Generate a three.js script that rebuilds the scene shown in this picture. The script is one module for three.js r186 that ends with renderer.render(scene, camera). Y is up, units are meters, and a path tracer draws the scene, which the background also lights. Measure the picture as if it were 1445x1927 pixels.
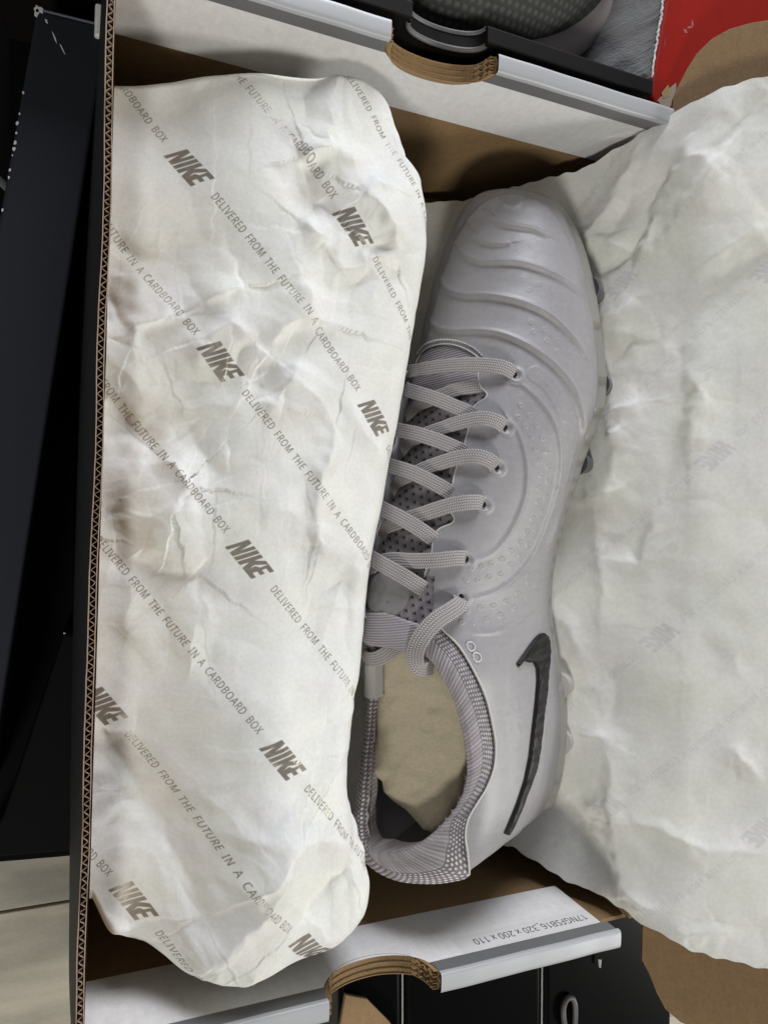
import * as THREE from 'three';
import { mergeGeometries } from 'three/addons/utils/BufferGeometryUtils.js';
import { RoundedBoxGeometry } from 'three/addons/geometries/RoundedBoxGeometry.js';
import { createNoise2D, createNoise3D } from 'simplex-noise';

// ---------------------------------------------------------------- camera, light, exposure
// Lengths below are millimetres in the shoebox's own axes: x across the box (0 = left wall), y up (0 = box rim), z along the box (0 = far end).
const S = 0.001, RIM = 112;                                   // to metres; height of the rim above the floor
const W = 1445, H = 1927, F = 1391;
const CAM = [-6.0, 221.5, 154.8], TILT = 0.4026, ROLL = 0.0324, PITCH = 0.005;
const ax = (() => {
  const r = new THREE.Vector3(Math.cos(TILT), Math.sin(TILT), 0), f = new THREE.Vector3(Math.sin(TILT), -Math.cos(TILT), 0), d = new THREE.Vector3(0, 0, 1);
  const f2 = f.clone().multiplyScalar(Math.cos(PITCH)).addScaledVector(d, Math.sin(PITCH)), d2 = d.clone().multiplyScalar(Math.cos(PITCH)).addScaledVector(f, -Math.sin(PITCH));
  const r3 = r.clone().multiplyScalar(Math.cos(ROLL)).addScaledVector(d2, -Math.sin(ROLL)), d3 = d2.clone().multiplyScalar(Math.cos(ROLL)).addScaledVector(r, Math.sin(ROLL));
  return { r: r3, d: d3, f: f2 };
})();
const scene = new THREE.Scene();
const camera = new THREE.PerspectiveCamera(2 * Math.atan(H / 2 / F) * 180 / Math.PI, W / H, 0.01, 20);
camera.position.set(CAM[0] * S, (CAM[1] + RIM) * S, CAM[2] * S);
camera.quaternion.setFromRotationMatrix(new THREE.Matrix4().makeBasis(ax.r, ax.d.clone().negate(), ax.f.clone().negate()));
const renderer = new THREE.WebGLRenderer({ antialias: true });
renderer.setSize(767, 1024);
renderer.toneMapping = THREE.LinearToneMapping;
renderer.toneMappingExposure = 1.09;
renderer.shadowMap.enabled = true;
scene.background = new THREE.Color(0.10, 0.102, 0.105);         // the dim room, the same in every direction
function lampAt(name, color, power, size, x, y, z) { const l = new THREE.RectAreaLight(color, power, size, size); l.name = name; l.position.set(x, y, z); l.lookAt(0.1, 0.08, 0.16); scene.add(l); }
lampAt('right_lamp_light', 0xfffdf9, 56, 0.30, 0.1 + 1.35, 0.08 + 0.95, 0.16 + 0.72);                 // a second ceiling lamp, low over the right
lampAt('ceiling_lamp_light', 0xfffcf6, 52, 0.30, 0.1 - 0.66, 0.08 + 1.22, 0.16 + 1.42);   // the ceiling lamp behind the photographer's left shoulder
lampAt('window_light', 0xf5f7ff, 17, 0.8, 0.1 + 0.15, 0.08 + 0.66, 0.16 - 1.85);            // cool daylight from the far side of the room

// ---------------------------------------------------------------- helpers
const V = (x, y, z) => new THREE.Vector3(x, y, z);
const C0 = V(...CAM);
function dir(px, py) { return ax.f.clone().addScaledVector(ax.r, (px - W / 2) / F).addScaledVector(ax.d, (py - H / 2) / F); }
function atDepth(px, py, z) { return dir(px, py).multiplyScalar(z).add(C0); }
function atY(px, py, y) { const d = dir(px, py); return d.multiplyScalar((y - CAM[1]) / d.y).add(C0); }
function atPlane(px, py, p, n) { const d = dir(px, py); return d.multiplyScalar(p.clone().sub(C0).dot(n) / d.dot(n)).add(C0); }
function proj(p) { const q = p.clone().sub(C0), z = q.dot(ax.f); return [W / 2 + F * q.dot(ax.r) / z, H / 2 + F * q.dot(ax.d) / z, z]; }
function rng(seed) { let a = seed | 0; return () => { a = (a + 0x6d2b79f5) | 0; let t = Math.imul(a ^ (a >>> 15), 1 | a); t = (t + Math.imul(t ^ (t >>> 7), 61 | t)) ^ t; return ((t ^ (t >>> 14)) >>> 0) / 4294967296; }; }
const n2 = createNoise2D(rng(7)), n3 = createNoise3D(rng(11));
const lerp = (a, b, t) => a + (b - a) * t, clamp = (x, a = 0, b = 1) => Math.min(b, Math.max(a, x)), sst = (a, b, x) => { const t = clamp((x - a) / (b - a)); return t * t * (3 - 2 * t); };
function tab(xs, ys) { return (x) => { if (x <= xs[0]) return ys[0]; for (let i = 1; i < xs.length; i++) if (x <= xs[i]) { const t = (x - xs[i - 1]) / (xs[i] - xs[i - 1]), h = xs[i] - xs[i - 1]; const m = (k) => k <= 0 || k >= xs.length - 1 ? (ys[clamp(k + 1, 0, xs.length - 1)] - ys[clamp(k - 1, 0, xs.length - 1)]) / (xs[clamp(k + 1, 0, xs.length - 1)] - xs[clamp(k - 1, 0, xs.length - 1)]) : (ys[k + 1] - ys[k - 1]) / (xs[k + 1] - xs[k - 1]); const a = m(i - 1) * h, b = m(i) * h; return ys[i - 1] * (1 + 2 * t) * (1 - t) ** 2 + a * t * (1 - t) ** 2 + ys[i] * t * t * (3 - 2 * t) + b * t * t * (t - 1); } return ys[ys.length - 1]; }; }
const pairsTab = (p) => { const q = p.slice().sort((a, b) => a[0] - b[0]); return tab(q.map((a) => a[0]), q.map((a) => a[1])); };
function lintab(p) { const q = p.slice().sort((a, b) => a[0] - b[0]); return (x) => { if (x <= q[0][0]) return q[0][1]; for (let i = 1; i < q.length; i++) if (x <= q[i][0]) return lerp(q[i - 1][1], q[i][1], (x - q[i - 1][0]) / (q[i][0] - q[i - 1][0] || 1)); return q[q.length - 1][1]; }; }
function smooth2(pts, n) { const c = new THREE.CatmullRomCurve3(pts.map((p) => V(p[0], p[1], p[2] ?? 0)), false, 'centripetal'); return c.getSpacedPoints(n); }
const names = new Map();
function numbered(n) { const k = names.get(n) ?? 0; names.set(n, k + 1); return k ? n + '_' + String(k).padStart(3, '0') : n; }
function thing(name, label, category, base, group) {
  const o = new THREE.Group(); o.name = numbered(name); o.userData = { label, category }; if (group) o.userData.group = group;
  o.position.set(base[0] * S, (base[1] + RIM) * S, base[2] * S); o.base = base; scene.add(o); return o;
}
function part(name, geo, mat, parent, label) {
  const b = parent ? parent.base : [0, -RIM, 0];
  geo = geo.clone(); geo.translate(-b[0], -b[1], -b[2]); geo.scale(S, S, S);
  const m = new THREE.Mesh(geo, mat); m.name = parent ? name : numbered(name); m.castShadow = m.receiveShadow = true; m.base = b;
  if (label) m.userData.label = label;
  (parent || scene).add(m); return m;
}
function box(x0, x1, y0, y1, z0, z1, r = 0.4) { const g = new RoundedBoxGeometry(x1 - x0, y1 - y0, z1 - z0, 2, Math.min(r, (x1 - x0) / 2.01, (y1 - y0) / 2.01, (z1 - z0) / 2.01)); g.translate((x0 + x1) / 2, (y0 + y1) / 2, (z0 + z1) / 2); return g; }
function merge(list) { return mergeGeometries(list.map((g) => { g = g.index ? g.toNonIndexed() : g; for (const k of Object.keys(g.attributes)) if (!['position', 'normal', 'uv'].includes(k)) g.deleteAttribute(k); if (!g.attributes.uv) g.setAttribute('uv', new THREE.BufferAttribute(new Float32Array(g.attributes.position.count * 2), 2)); if (!g.attributes.normal) g.computeVertexNormals(); return g; })); }
// a sheet of rows x cols points
function sheet(rows, cols, f, uvf, closed = false) {
  const P = new Float32Array(rows * cols * 3), U = new Float32Array(rows * cols * 2), I = [];
  for (let i = 0; i < rows; i++) for (let j = 0; j < cols; j++) { const p = f(i, j), k = i * cols + j; P[k * 3] = p.x; P[k * 3 + 1] = p.y; P[k * 3 + 2] = p.z; const u = uvf ? uvf(i, j, p) : [j / (cols - 1), i / (rows - 1)]; U[k * 2] = u[0]; U[k * 2 + 1] = u[1]; }
  const cc = closed ? cols : cols - 1;
  for (let i = 0; i < rows - 1; i++) for (let j = 0; j < cc; j++) { const a = i * cols + j, b = i * cols + (j + 1) % cols, c = a + cols, d = b + cols; I.push(a, c, b, b, c, d); }
  const g = new THREE.BufferGeometry(); g.setAttribute('position', new THREE.BufferAttribute(P, 3)); g.setAttribute('uv', new THREE.BufferAttribute(U, 2)); g.setIndex(I); g.computeVertexNormals(); return g;
}
function tube(pts, r, seg = 6) { const c = new THREE.CatmullRomCurve3(pts, false, 'centripetal'); return new THREE.TubeGeometry(c, Math.max(8, pts.length * 3), r, seg, false); }
// a prism over a plan outline [[x, z], ...] with slightly rounded upper edges
function prism(outline, y0, y1, bev = 1) {
  const s = new THREE.Shape(outline.map((p) => new THREE.Vector2(p[0], -p[1])));
  const g = new THREE.ExtrudeGeometry(s, { depth: y1 - y0 - 2 * bev, bevelEnabled: true, bevelThickness: bev, bevelSize: bev, bevelOffset: -bev, bevelSegments: 3 });
  g.rotateX(-Math.PI / 2); g.translate(0, y0 + bev, 0); return g;
}

// ---------------------------------------------------------------- textures and materials
function canvasTex(w, h, draw, srgb = true, rep = true) {
  const c = document.createElement('canvas'); c.width = w; c.height = h; const x = c.getContext('2d'); draw(x, w, h);
  const t = new THREE.CanvasTexture(c); if (srgb) t.colorSpace = THREE.SRGBColorSpace; t.wrapS = t.wrapT = rep ? THREE.RepeatWrapping : THREE.ClampToEdgeWrapping; t.magFilter = THREE.LinearFilter; return t;
}
function dataTex(w, h, f, srgb = true) {
  const d = new Uint8Array(w * h * 4);
  for (let y = 0; y < h; y++) for (let x = 0; x < w; x++) { const v = f(x / w, y / h), o = (y * w + x) * 4; for (let c = 0; c < 3; c++) d[o + c] = clamp(Array.isArray(v) ? v[c] : v) * 255; d[o + 3] = 255; }
  const t = new THREE.DataTexture(d, w, h); if (srgb) t.colorSpace = THREE.SRGBColorSpace; t.wrapS = t.wrapT = THREE.RepeatWrapping; t.magFilter = THREE.LinearFilter; t.needsUpdate = true; return t;
}
// noise that repeats over the unit square
function tn(u, v, f, k = 0) { const a = u * 2 * Math.PI, b = v * 2 * Math.PI, r = f / (2 * Math.PI); return (n3(Math.cos(a) * r + k * 7.3, Math.sin(a) * r, Math.cos(b) * r * 1.01) + n3(Math.sin(b) * r + k * 3.1, Math.cos(a) * r, Math.sin(a) * r + 9.2) + n3(Math.cos(b) * r, Math.sin(b) * r + 4.7, Math.sin(a) * r - k * 5)) / 3; }
const rs = rng(5);
const grainTex = dataTex(512, 512, (u, v) => 0.5 + 0.25 * tn(u, v, 60, 1) + 0.2 * tn(u, v, 140, 2) + 0.12 * (rs() - 0.5), false);
const mottle = dataTex(512, 512, (u, v) => { const m = 0.93 + 0.03 * tn(u, v, 16, 3) + 0.03 * tn(u, v, 50, 4) + 0.03 * (rs() - 0.5); return [m, m, m]; });
const kraftTex = dataTex(512, 512, (u, v) => { let m = 0.9 + 0.05 * tn(u, v, 20, 5) + 0.06 * tn(u, v, 90, 6) + 0.09 * (rs() - 0.5); const q = rs(); if (q < 0.004) m *= 0.6; else if (q > 0.997) m *= 1.16; return [m, m * 0.985, m * 0.96]; });
const std = (o) => new THREE.MeshStandardMaterial({ roughness: 0.8, ...o });
const phys = (o) => new THREE.MeshPhysicalMaterial({ roughness: 0.6, ...o });
const lin = (r, g, b) => new THREE.Color().setRGB(r, g, b);
const rep = (t, a, b = a) => { const c = t.clone(); c.repeat.set(a, b); c.needsUpdate = true; return c; };
// uv of all box-like geometry made here are in millimetres where triplanar() is applied
function triplanar(g, s = 1) { g = g.index ? g.toNonIndexed() : g; g.computeVertexNormals && !g.attributes.normal && g.computeVertexNormals(); const p = g.attributes.position, n = g.attributes.normal, u = new Float32Array(p.count * 2); for (let i = 0; i < p.count; i++) { const x = Math.abs(n.getX(i)), y = Math.abs(n.getY(i)), z = Math.abs(n.getZ(i)); const a = y >= x && y >= z ? [p.getX(i), p.getZ(i)] : x >= z ? [p.getZ(i), p.getY(i)] : [p.getX(i), p.getY(i)]; u[i * 2] = a[0] * s; u[i * 2 + 1] = a[1] * s; } g.setAttribute('uv', new THREE.BufferAttribute(u, 2)); return g; }
const M = {
  kraft: std({ color: lin(0.36, 0.235, 0.115), map: rep(kraftTex, 1 / 60), bumpMap: rep(grainTex, 1 / 40), bumpScale: 0.00012, roughness: 0.85 }),
  kraftPale: std({ color: lin(0.45, 0.34, 0.26), map: rep(kraftTex, 1 / 30), roughness: 0.9 }),
  kraftShade: std({ color: lin(0.17, 0.10, 0.055), roughness: 0.95 }),  // kraft darkened to carry the shade between the flutes
  white: std({ color: lin(0.86, 0.85, 0.83), map: rep(mottle, 1 / 60), roughness: 0.55 }),
  silver: std({ color: lin(0.47, 0.48, 0.49), metalness: 0.3, roughness: 0.55, bumpMap: rep(grainTex, 1 / 30), bumpScale: 0.00003 }),
  outer: phys({ color: lin(0.03, 0.032, 0.034), roughness: 0.6, specularIntensity: 0.5, map: rep(mottle, 1 / 60) }),
  navy: phys({ color: lin(0.015, 0.017, 0.022), roughness: 0.6, specularIntensity: 0.45, bumpMap: rep(grainTex, 1 / 25), bumpScale: 0.00004 }),
  black: phys({ color: lin(0.0025, 0.0025, 0.0025), roughness: 0.7, specularIntensity: 0.15 }),
  worn: std({ color: lin(0.62, 0.62, 0.64), roughness: 0.8 }),
  red: phys({ color: lin(0.33, 0.009, 0.003), roughness: 0.55, specularIntensity: 0.4, map: rep(mottle, 1 / 60) }),
  leather: phys({ color: lin(0.385, 0.372, 0.383), roughness: 0.34, map: rep(mottle, 1 / 45), bumpMap: rep(grainTex, 1 / 16), bumpScale: 0.00013, clearcoat: 0.22, clearcoatRoughness: 0.45 }),
  binding: std({ color: lin(0.62, 0.61, 0.57), roughness: 0.7 }),
  thread: std({ color: lin(0.66, 0.65, 0.62), roughness: 0.7 }),
  outsole: phys({ color: lin(0.34, 0.325, 0.29), roughness: 0.35, clearcoat: 0.3, clearcoatRoughness: 0.3 }),
  stud: phys({ color: lin(0.05, 0.05, 0.055), roughness: 0.35, clearcoat: 0.4 }),
  studPale: phys({ color: lin(0.5, 0.48, 0.44), roughness: 0.35 }),
  gloss: phys({ color: lin(0.003, 0.003, 0.003), roughness: 0.3, specularIntensity: 0.12 }),
  mark: phys({ color: lin(0.007, 0.007, 0.007), roughness: 0.5, specularIntensity: 0.55 }),
  band: std({ color: lin(0.2, 0.202, 0.204), metalness: 0.35, roughness: 0.45 }),
  hole: std({ color: lin(0.004, 0.004, 0.004), roughness: 1 }),
  lining: std({ color: lin(0.6, 0.57, 0.59), roughness: 0.95, bumpMap: rep(grainTex, 1 / 4), bumpScale: 0.0002 }),
  insole: std({ color: lin(0.72, 0.68, 0.72), roughness: 0.9, bumpMap: rep(grainTex, 1 / 6), bumpScale: 0.0001 }),
  ink: std({ color: lin(0.008, 0.008, 0.009), roughness: 0.6 }),
  stuffing: std({ color: lin(0.62, 0.56, 0.43), map: rep(kraftTex, 1 / 24), bumpMap: rep(grainTex, 1 / 20), bumpScale: 0.0003, roughness: 0.95 }),
};
for (const m of Object.values(M)) m.side = THREE.DoubleSide;

// ---------------------------------------------------------------- floor
const FLOORY = -112;
{
  const wood = [0, 1, 2].map((k) => std({ color: lin(0.47 + 0.025 * k, 0.435 + 0.025 * k, 0.355 + 0.02 * k), roughness: 0.5,
    map: dataTex(512, 256, (u, v) => { const g = tn(u * 1, v, 9, k + 2), s = tn(u, v, 22, k + 8), m = 0.88 + 0.09 * Math.sin(16 * v + 2.4 * g) + 0.05 * s + 0.05 * (rs() - 0.5); return [m, m * 0.99, m * 0.97]; }) }));
  const ground = part('floor', box(-900, 1200, FLOORY - 30, FLOORY - 6, -900, 1200), M.black, null); ground.userData = { kind: 'structure' };
  const r = rng(3);
  for (let row = 0; row < 12; row++) for (let k = 0; k < 4; k++) {
    const z0 = -420 + row * 93, x0 = -760 + k * 500 + (row % 2) * 238 - (row % 3) * 60;
    const g = triplanar(box(x0, x0 + 499, FLOORY - 6, FLOORY - 0.3 * r(), z0, z0 + 92.2, 0.7), 1 / 300);
    const uv = g.attributes.uv; for (let i = 0; i < uv.count; i++) { uv.setXY(i, uv.getX(i) * 0.6 + row * 0.37 + k * 0.21, uv.getY(i) * 3.2 + row * 0.13); }
    const m = part('plank', g, wood[Math.floor(r() * 3)], ground);
  }
}

// ---------------------------------------------------------------- the shoebox
const BW = 205, Z0 = -3, Z1 = 319.5, BOT = -109;
const shoebox = thing('shoebox', 'open corrugated cardboard shoebox with silver rims and white inner flaps holding the boot', 'shoebox', [100, -112, 158]);
// corrugated edge: two liners and a zigzag flute standing along a path
function flute(path, across, inward, t, period, depth, sink = 0) {
  const out = [], len = [0];
  for (let i = 1; i < path.length; i++) len.push(len[i - 1] + path[i].distanceTo(path[i - 1]));
  const at = (s) => { let i = 1; while (i < path.length - 1 && len[i] < s) i++; const k = clamp((s - len[i - 1]) / (len[i] - len[i - 1])); return [path[i - 1].clone().lerp(path[i], k), inward(lerp(i - 1, i, k))]; };
  const total = len[len.length - 1], n = Math.ceil(total / period * 4);
  const rib = (off, th, jit = false) => { const jr = rng(5), js = []; for (let j = 0; j <= n + 1; j++) js.push(jit ? (jr() - 0.5) * 0.5 : 0); const N = n + 1; out.push(sheet(4, N, (i, j) => { const [p, d] = at(clamp((j + js[j]) / n) * total); const side = i === 0 || i === 3 ? -th / 2 : th / 2, dep = i < 2 ? 0 : depth; return p.addScaledVector(across, off(j) + (i === 0 ? -th / 2 : i === 1 ? th / 2 : i === 2 ? th / 2 : -th / 2)).addScaledVector(d, dep + (jit ? sink : 0)); })); };
  const r = rng(21), tri = (j) => [0, 1, 0, -1][j % 4] * (0.78 + 0.4 * r());
  const jt = []; for (let j = 0; j <= n + 1; j++) jt.push(tri(j) * (t / 2 - 0.28) + (r() - 0.5) * 0.22);
  rib((j) => jt[j], 0.24, true);
  rib((j) => -t / 2 + 0.15 + 0.06 * n2(j * 0.05, 1), 0.3); rib((j) => t / 2 - 0.15 + 0.06 * n2(j * 0.05, 8), 0.3);
  return merge(out);
}
{
  // left wall: a bowed outer skin, an inner skin and the raw fluted edge between them
  const skin = (x, bow, th) => sheet(24, 60, (i, j) => V(x - bow * Math.sin(Math.PI * Math.min(1, i / 22)) * Math.sin(Math.PI * (0.1 + 0.8 * j / 59)) - bow * 0.35 * i / 23, -i / 23 * 108, lerp(Z0, Z1, j / 59)), (i, j, p) => [p.z, p.y]);
  part('outer_skin', skin(0.1, 3.2), M.outer, shoebox, 'dark grey outer skin of the left wall');
  part('left_wall', skin(2.1, 0.6), M.kraft, shoebox);
  const path = []; for (let i = 0; i <= 200; i++) { const z = lerp(Z0, Z1, i / 200); path.push(V(1.1 + 0.5 * n2(z * 0.012, 4), 0.25 * n2(z * 0.03, 9), z)); }
  part('corrugated_edge', flute(path, V(1, 0, 0), () => V(0, -1, 0), 2.2, 2.35, 3, 0.15), M.kraftPale, shoebox, 'raw zigzag edge of the left wall');
  part('flute_shade_strip', box(0.2, 2.0, -12, -3, Z0 + 1, Z1 - 1, 0.2), M.kraftShade, shoebox);  // dark strip inside the wall, shade between the flutes put in as colour
  const tri = triplanar;
  part('base', tri(box(0, BW, BOT - 2, BOT, Z0, Z1)), M.kraft, shoebox);
  part('right_wall', tri(box(BW - 1, BW + 1.2, BOT, -9, Z0 + 4, Z1 - 4)), M.kraft, shoebox);
  const wallShape = (x0, x1, y0, y1, nx, nw, nd) => {
    const s = new THREE.Shape(); s.moveTo(x0, y0); s.lineTo(x1, y0); s.lineTo(x1, y1);
    if (nx) { const N = 28; for (let i = 0; i <= N; i++) { const a = Math.PI * i / N; const y = -nd * Math.pow(Math.sin(a), 0.72); s.lineTo(nx + nw * Math.cos(a), Math.min(y, y1)); } }
    s.lineTo(x0, y1); return s;
  };
  const slab = (shape, z0, th) => { const g = new THREE.ExtrudeGeometry(shape, { depth: th, bevelEnabled: false, curveSegments: 8 }); g.translate(0, 0, z0); return g; };
  const printTex = canvasTex(1024, 160, (x, w, h) => { x.clearRect(0, 0, w, h); x.fillStyle = '#e9e8e6'; x.fillRect(0, 0, w, h); x.fillStyle = '#0c0c10'; x.font = '70px sans-serif'; x.textBaseline = 'middle'; x.save(); x.scale(0.98, 1.2); x.fillText('17NGFSB16_320 x 200 x 110', 40, 66); x.restore(); }, true, false);
  for (const end of [0, 1]) {
    const s = end ? -1 : 1, zi = end ? 314 : 2.4;                 // inner face position
    const nx = end ? 95 : 105.5, nw = end ? 20.5 : 20.5, nd = end ? 17.5 : 14.5, xr = end ? 192 : BW - 0.5;
    const yb = -37.5, th = 2;
    // three plies: inner flap, middle, outer
    const zin = end ? 313.4 : 0.8, zmid = end ? 315.6 : -1.2, zout = end ? 317.6 : -3.2;
    part('inner_flap', triplanar(slab(wallShape(end ? 2.4 : 2.4, xr - 3, yb, -7.6, nx, nw, nd), zin, th)), [M.white, M.kraft], shoebox, end ? 'white near flap with printed size code' : 'white far flap');
    for (const sd of [-1, 1]) {
      const bs = new THREE.Shape(), edge = (y) => nx + sd * nw * Math.sqrt(Math.max(0, 1 - Math.pow(-y / nd, 2 / 0.72))), far = sd < 0 ? 2.4 : xr - 0.6;
      bs.moveTo(far, -7.6); for (let i = 0; i <= 10; i++) { const y = lerp(-7.6, -0.8, i / 10); bs.lineTo(edge(y), y); } bs.lineTo(far, -0.8);
      part('silver_band', triplanar(slab(bs, zin - (end ? 0.25 : -0.25), th)), [M.band, M.kraft], shoebox);
    }
    part('end_wall', triplanar(slab(wallShape(1, end ? 191 : BW, BOT, -1.5, nx, nw, nd), zmid, 1.9)), M.kraft, shoebox);
    part('outer_panel', triplanar(slab(wallShape(0, end ? 191.5 : BW, BOT, -1, nx, nw, nd), zout, 1.9)), [M.outer, M.kraft], shoebox);
    if (end) part('end_wall', box(190.4, BW + 1, BOT, -13, 315.7, 317.4, 0.3), M.kraft, shoebox);
    // folded silver rim, in two lengths either side of the finger notch
    const zr0 = end ? 312.8 : -3.4, zr1 = end ? 319.8 : 3.4;
    for (const [a, b] of [[2.6, nx - nw + 0.4], [nx + nw - 0.4, xr]]) {
      const g = sheet(13, 40, (i, j) => { const an = Math.PI * (i / 12), zc = (zr0 + zr1) / 2, hz = (zr1 - zr0) / 2 - 0.1, x = lerp(a, b, j / 39); return V(x, -1.7 + 2.0 * Math.pow(Math.sin(an), 0.35) + 0.18 * n2(x * 0.04, end * 9 + 3), zc - hz * Math.sign(Math.cos(an)) * Math.pow(Math.abs(Math.cos(an)), 0.55)); }, (i, j, p) => [p.x, p.z]);
      const cap = (x) => { const sh = new THREE.Shape(); for (let i = 0; i <= 12; i++) { const an = Math.PI * i / 12; sh.lineTo(-((zr1 - zr0) / 2 - 0.1) * Math.sign(Math.cos(an)) * Math.pow(Math.abs(Math.cos(an)), 0.55), -1.7 + 2 * Math.pow(Math.sin(an), 0.35)); } const q = new THREE.ShapeGeometry(sh); q.rotateY(Math.PI / 2); q.scale(1, 1, -1); q.translate(x, 0, (zr0 + zr1) / 2); return q; };
      part('silver_rim', merge([g, cap(a + 0.01), cap(b - 0.01)]), M.silver, shoebox);
    }
    // fluted plies seen in the notch
    const arc = []; for (let i = 0; i <= 44; i++) { const a = Math.PI * (0.03 + 0.94 * i / 44); arc.push([nx + nw * Math.cos(a), Math.min(-0.9, -nd * Math.pow(Math.sin(a), 0.72))]); }
    const inw = (k) => { const i = clamp(Math.round(k), 1, 43); const t = V(arc[i + 1][0] - arc[i - 1][0], arc[i + 1][1] - arc[i - 1][1], 0).normalize(); return V(t.y, -t.x, 0).multiplyScalar(1).setY(-Math.abs(t.x)); };
    for (const zc of [zin + 1, zmid + 1, zout + 1]) part('notch_ply', flute(arc.map((p) => V(p[0], p[1] + 0.5, zc)), V(0, 0, 1), inw, 2.3, 2.9, 1.8, 0.55), M.kraft, shoebox);
  }
  // printed size code on the near flap
  const tw = 60, g = new THREE.PlaneGeometry(tw, tw * 160 / 1024); g.rotateY(Math.PI); g.translate(158.5, -13.2, 313.34);
  part('printed_code', g, std({ map: printTex, roughness: 0.55, color: lin(0.82, 0.82, 0.81), side: THREE.DoubleSide }), shoebox, 'black printed code 17NGFSB16_320 x 200 x 110');
  // white tab and torn kraft strip on the outside of the left wall
  const t0 = atDepth(200, 12, 236), t1 = atDepth(192, 66, 234);
  part('white_tab', box(t0.x - 3.2, t0.x + 1.6, t0.y - 4, t0.y + 1, t0.z, t1.z, 0.8), M.white, shoebox);
  const q = [[197, 70], [190, 110], [184, 150], [180, 190], [176, 218]].map(([a, b]) => atDepth(a, b, 240));
  part('torn_edge', tube(q, 0.5), M.kraft, shoebox);
}
// lid: hinged on the right wall, laid open, with its two rounded side ears
const LT = 0.62, HX = 206, HY = -9;                                // slope of the opened lid and its hinge
const LN = V(-Math.sin(LT), Math.cos(LT), 0), LP = V(HX, HY, 0);
const lidAt = (a, z, up = 0) => V(HX + a * Math.cos(LT), HY + a * Math.sin(LT), z).addScaledVector(LN, up);
const lidUV = (p) => [(p.x - HX) * Math.cos(LT) + (p.y - HY) * Math.sin(LT), p.z];
function lidPanel(outline, th = 2.2) {
  const s = new THREE.Shape(outline.map(([a, z]) => new THREE.Vector2(a, z)));
  const g = new THREE.ExtrudeGeometry(s, { depth: th, bevelEnabled: true, bevelSize: 0.25, bevelThickness: 0.25, bevelSegments: 1, curveSegments: 8 });
  const m = new THREE.Matrix4().makeBasis(V(Math.cos(LT), Math.sin(LT), 0), V(0, 0, 1), LN.clone().negate()); m.setPosition(HX, HY, 0); g.applyMatrix4(m);
  const uv = g.attributes.uv; const idx = g.index; return idx ? g : g;
}
{
  const pxA = (px, py) => lidUV(atPlane(px, py, LP, LN));
  part('lid', lidPanel([[0.5, 6], [150, 6], [150, 312], [0.5, 312]]), M.kraft, shoebox, 'opened brown lid under the tissue');
  const ear0 = [[1266, 186], [1275, 165], [1292, 132], [1310, 103], [1338, 75], [1372, 56], [1410, 45], [1445, 39], [1500, 36]].map(([a, b]) => pxA(a, b));
  const e0 = ear0[ear0.length - 1];
  part('lid_ear', lidPanel([...ear0, [150, e0[1]], [150, 4.5], [4, 4.5]].reverse()), M.kraft, shoebox, 'rounded brown far ear of the lid');
  const ear1 = [[1208, 1806], [1222, 1832], [1236, 1868], [1252, 1898], [1280, 1922], [1310, 1936], [1360, 1950], [1445, 1965]].map(([a, b]) => pxA(a, b));
  part('lid_ear', lidPanel([[4, 313.5], ...ear1, [150, ear1[7][1]], [150, 313.5]]), M.kraft, shoebox, 'rounded brown near ear of the lid');
}

// ---------------------------------------------------------------- tissue paper
// the print on the tissue: rows of lettering that repeat on a slanted lattice (all sizes in mm)
const LET = { along: null, row: null };
function logoPath(x, ink) {                                        // the bold slanted word, drawn in a 18 x 7.4 box from its lower left
  x.fillStyle = ink;
  const sh = (q) => q * 0.36, poly = (p) => { x.beginPath(); p.forEach(([a, b], i) => x[i ? 'lineTo' : 'moveTo'](a + sh(b), -b)); x.closePath(); x.fill(); };
  const h = 7.6;
  poly([[0, 0], [1.35, 0], [1.35, 4.3], [2.6, 0], [4.3, 0], [4.3, h], [2.95, h], [2.95, 3.4], [1.75, h], [0, h]]);
  poly([[4.75, 0], [6.3, 0], [6.3, h], [4.75, h]]);
  poly([[6.75, 0], [8.3, 0], [8.3, 3.0], [9.6, 0], [11.45, 0], [9.9, 3.7], [11.5, h], [9.8, h], [8.3, 4.6], [8.3, h], [6.75, h]]);
  poly([[11.0, 0], [14.6, 0], [14.6, 1.55], [12.6, 1.55], [12.6, 3.1], [14.3, 3.1], [14.3, 4.6], [12.6, 4.6], [12.6, 6.05], [14.6, 6.05], [14.6, h], [11.4, h], [11.5, 4.6], [10.4, 3.7]]);
}
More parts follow.
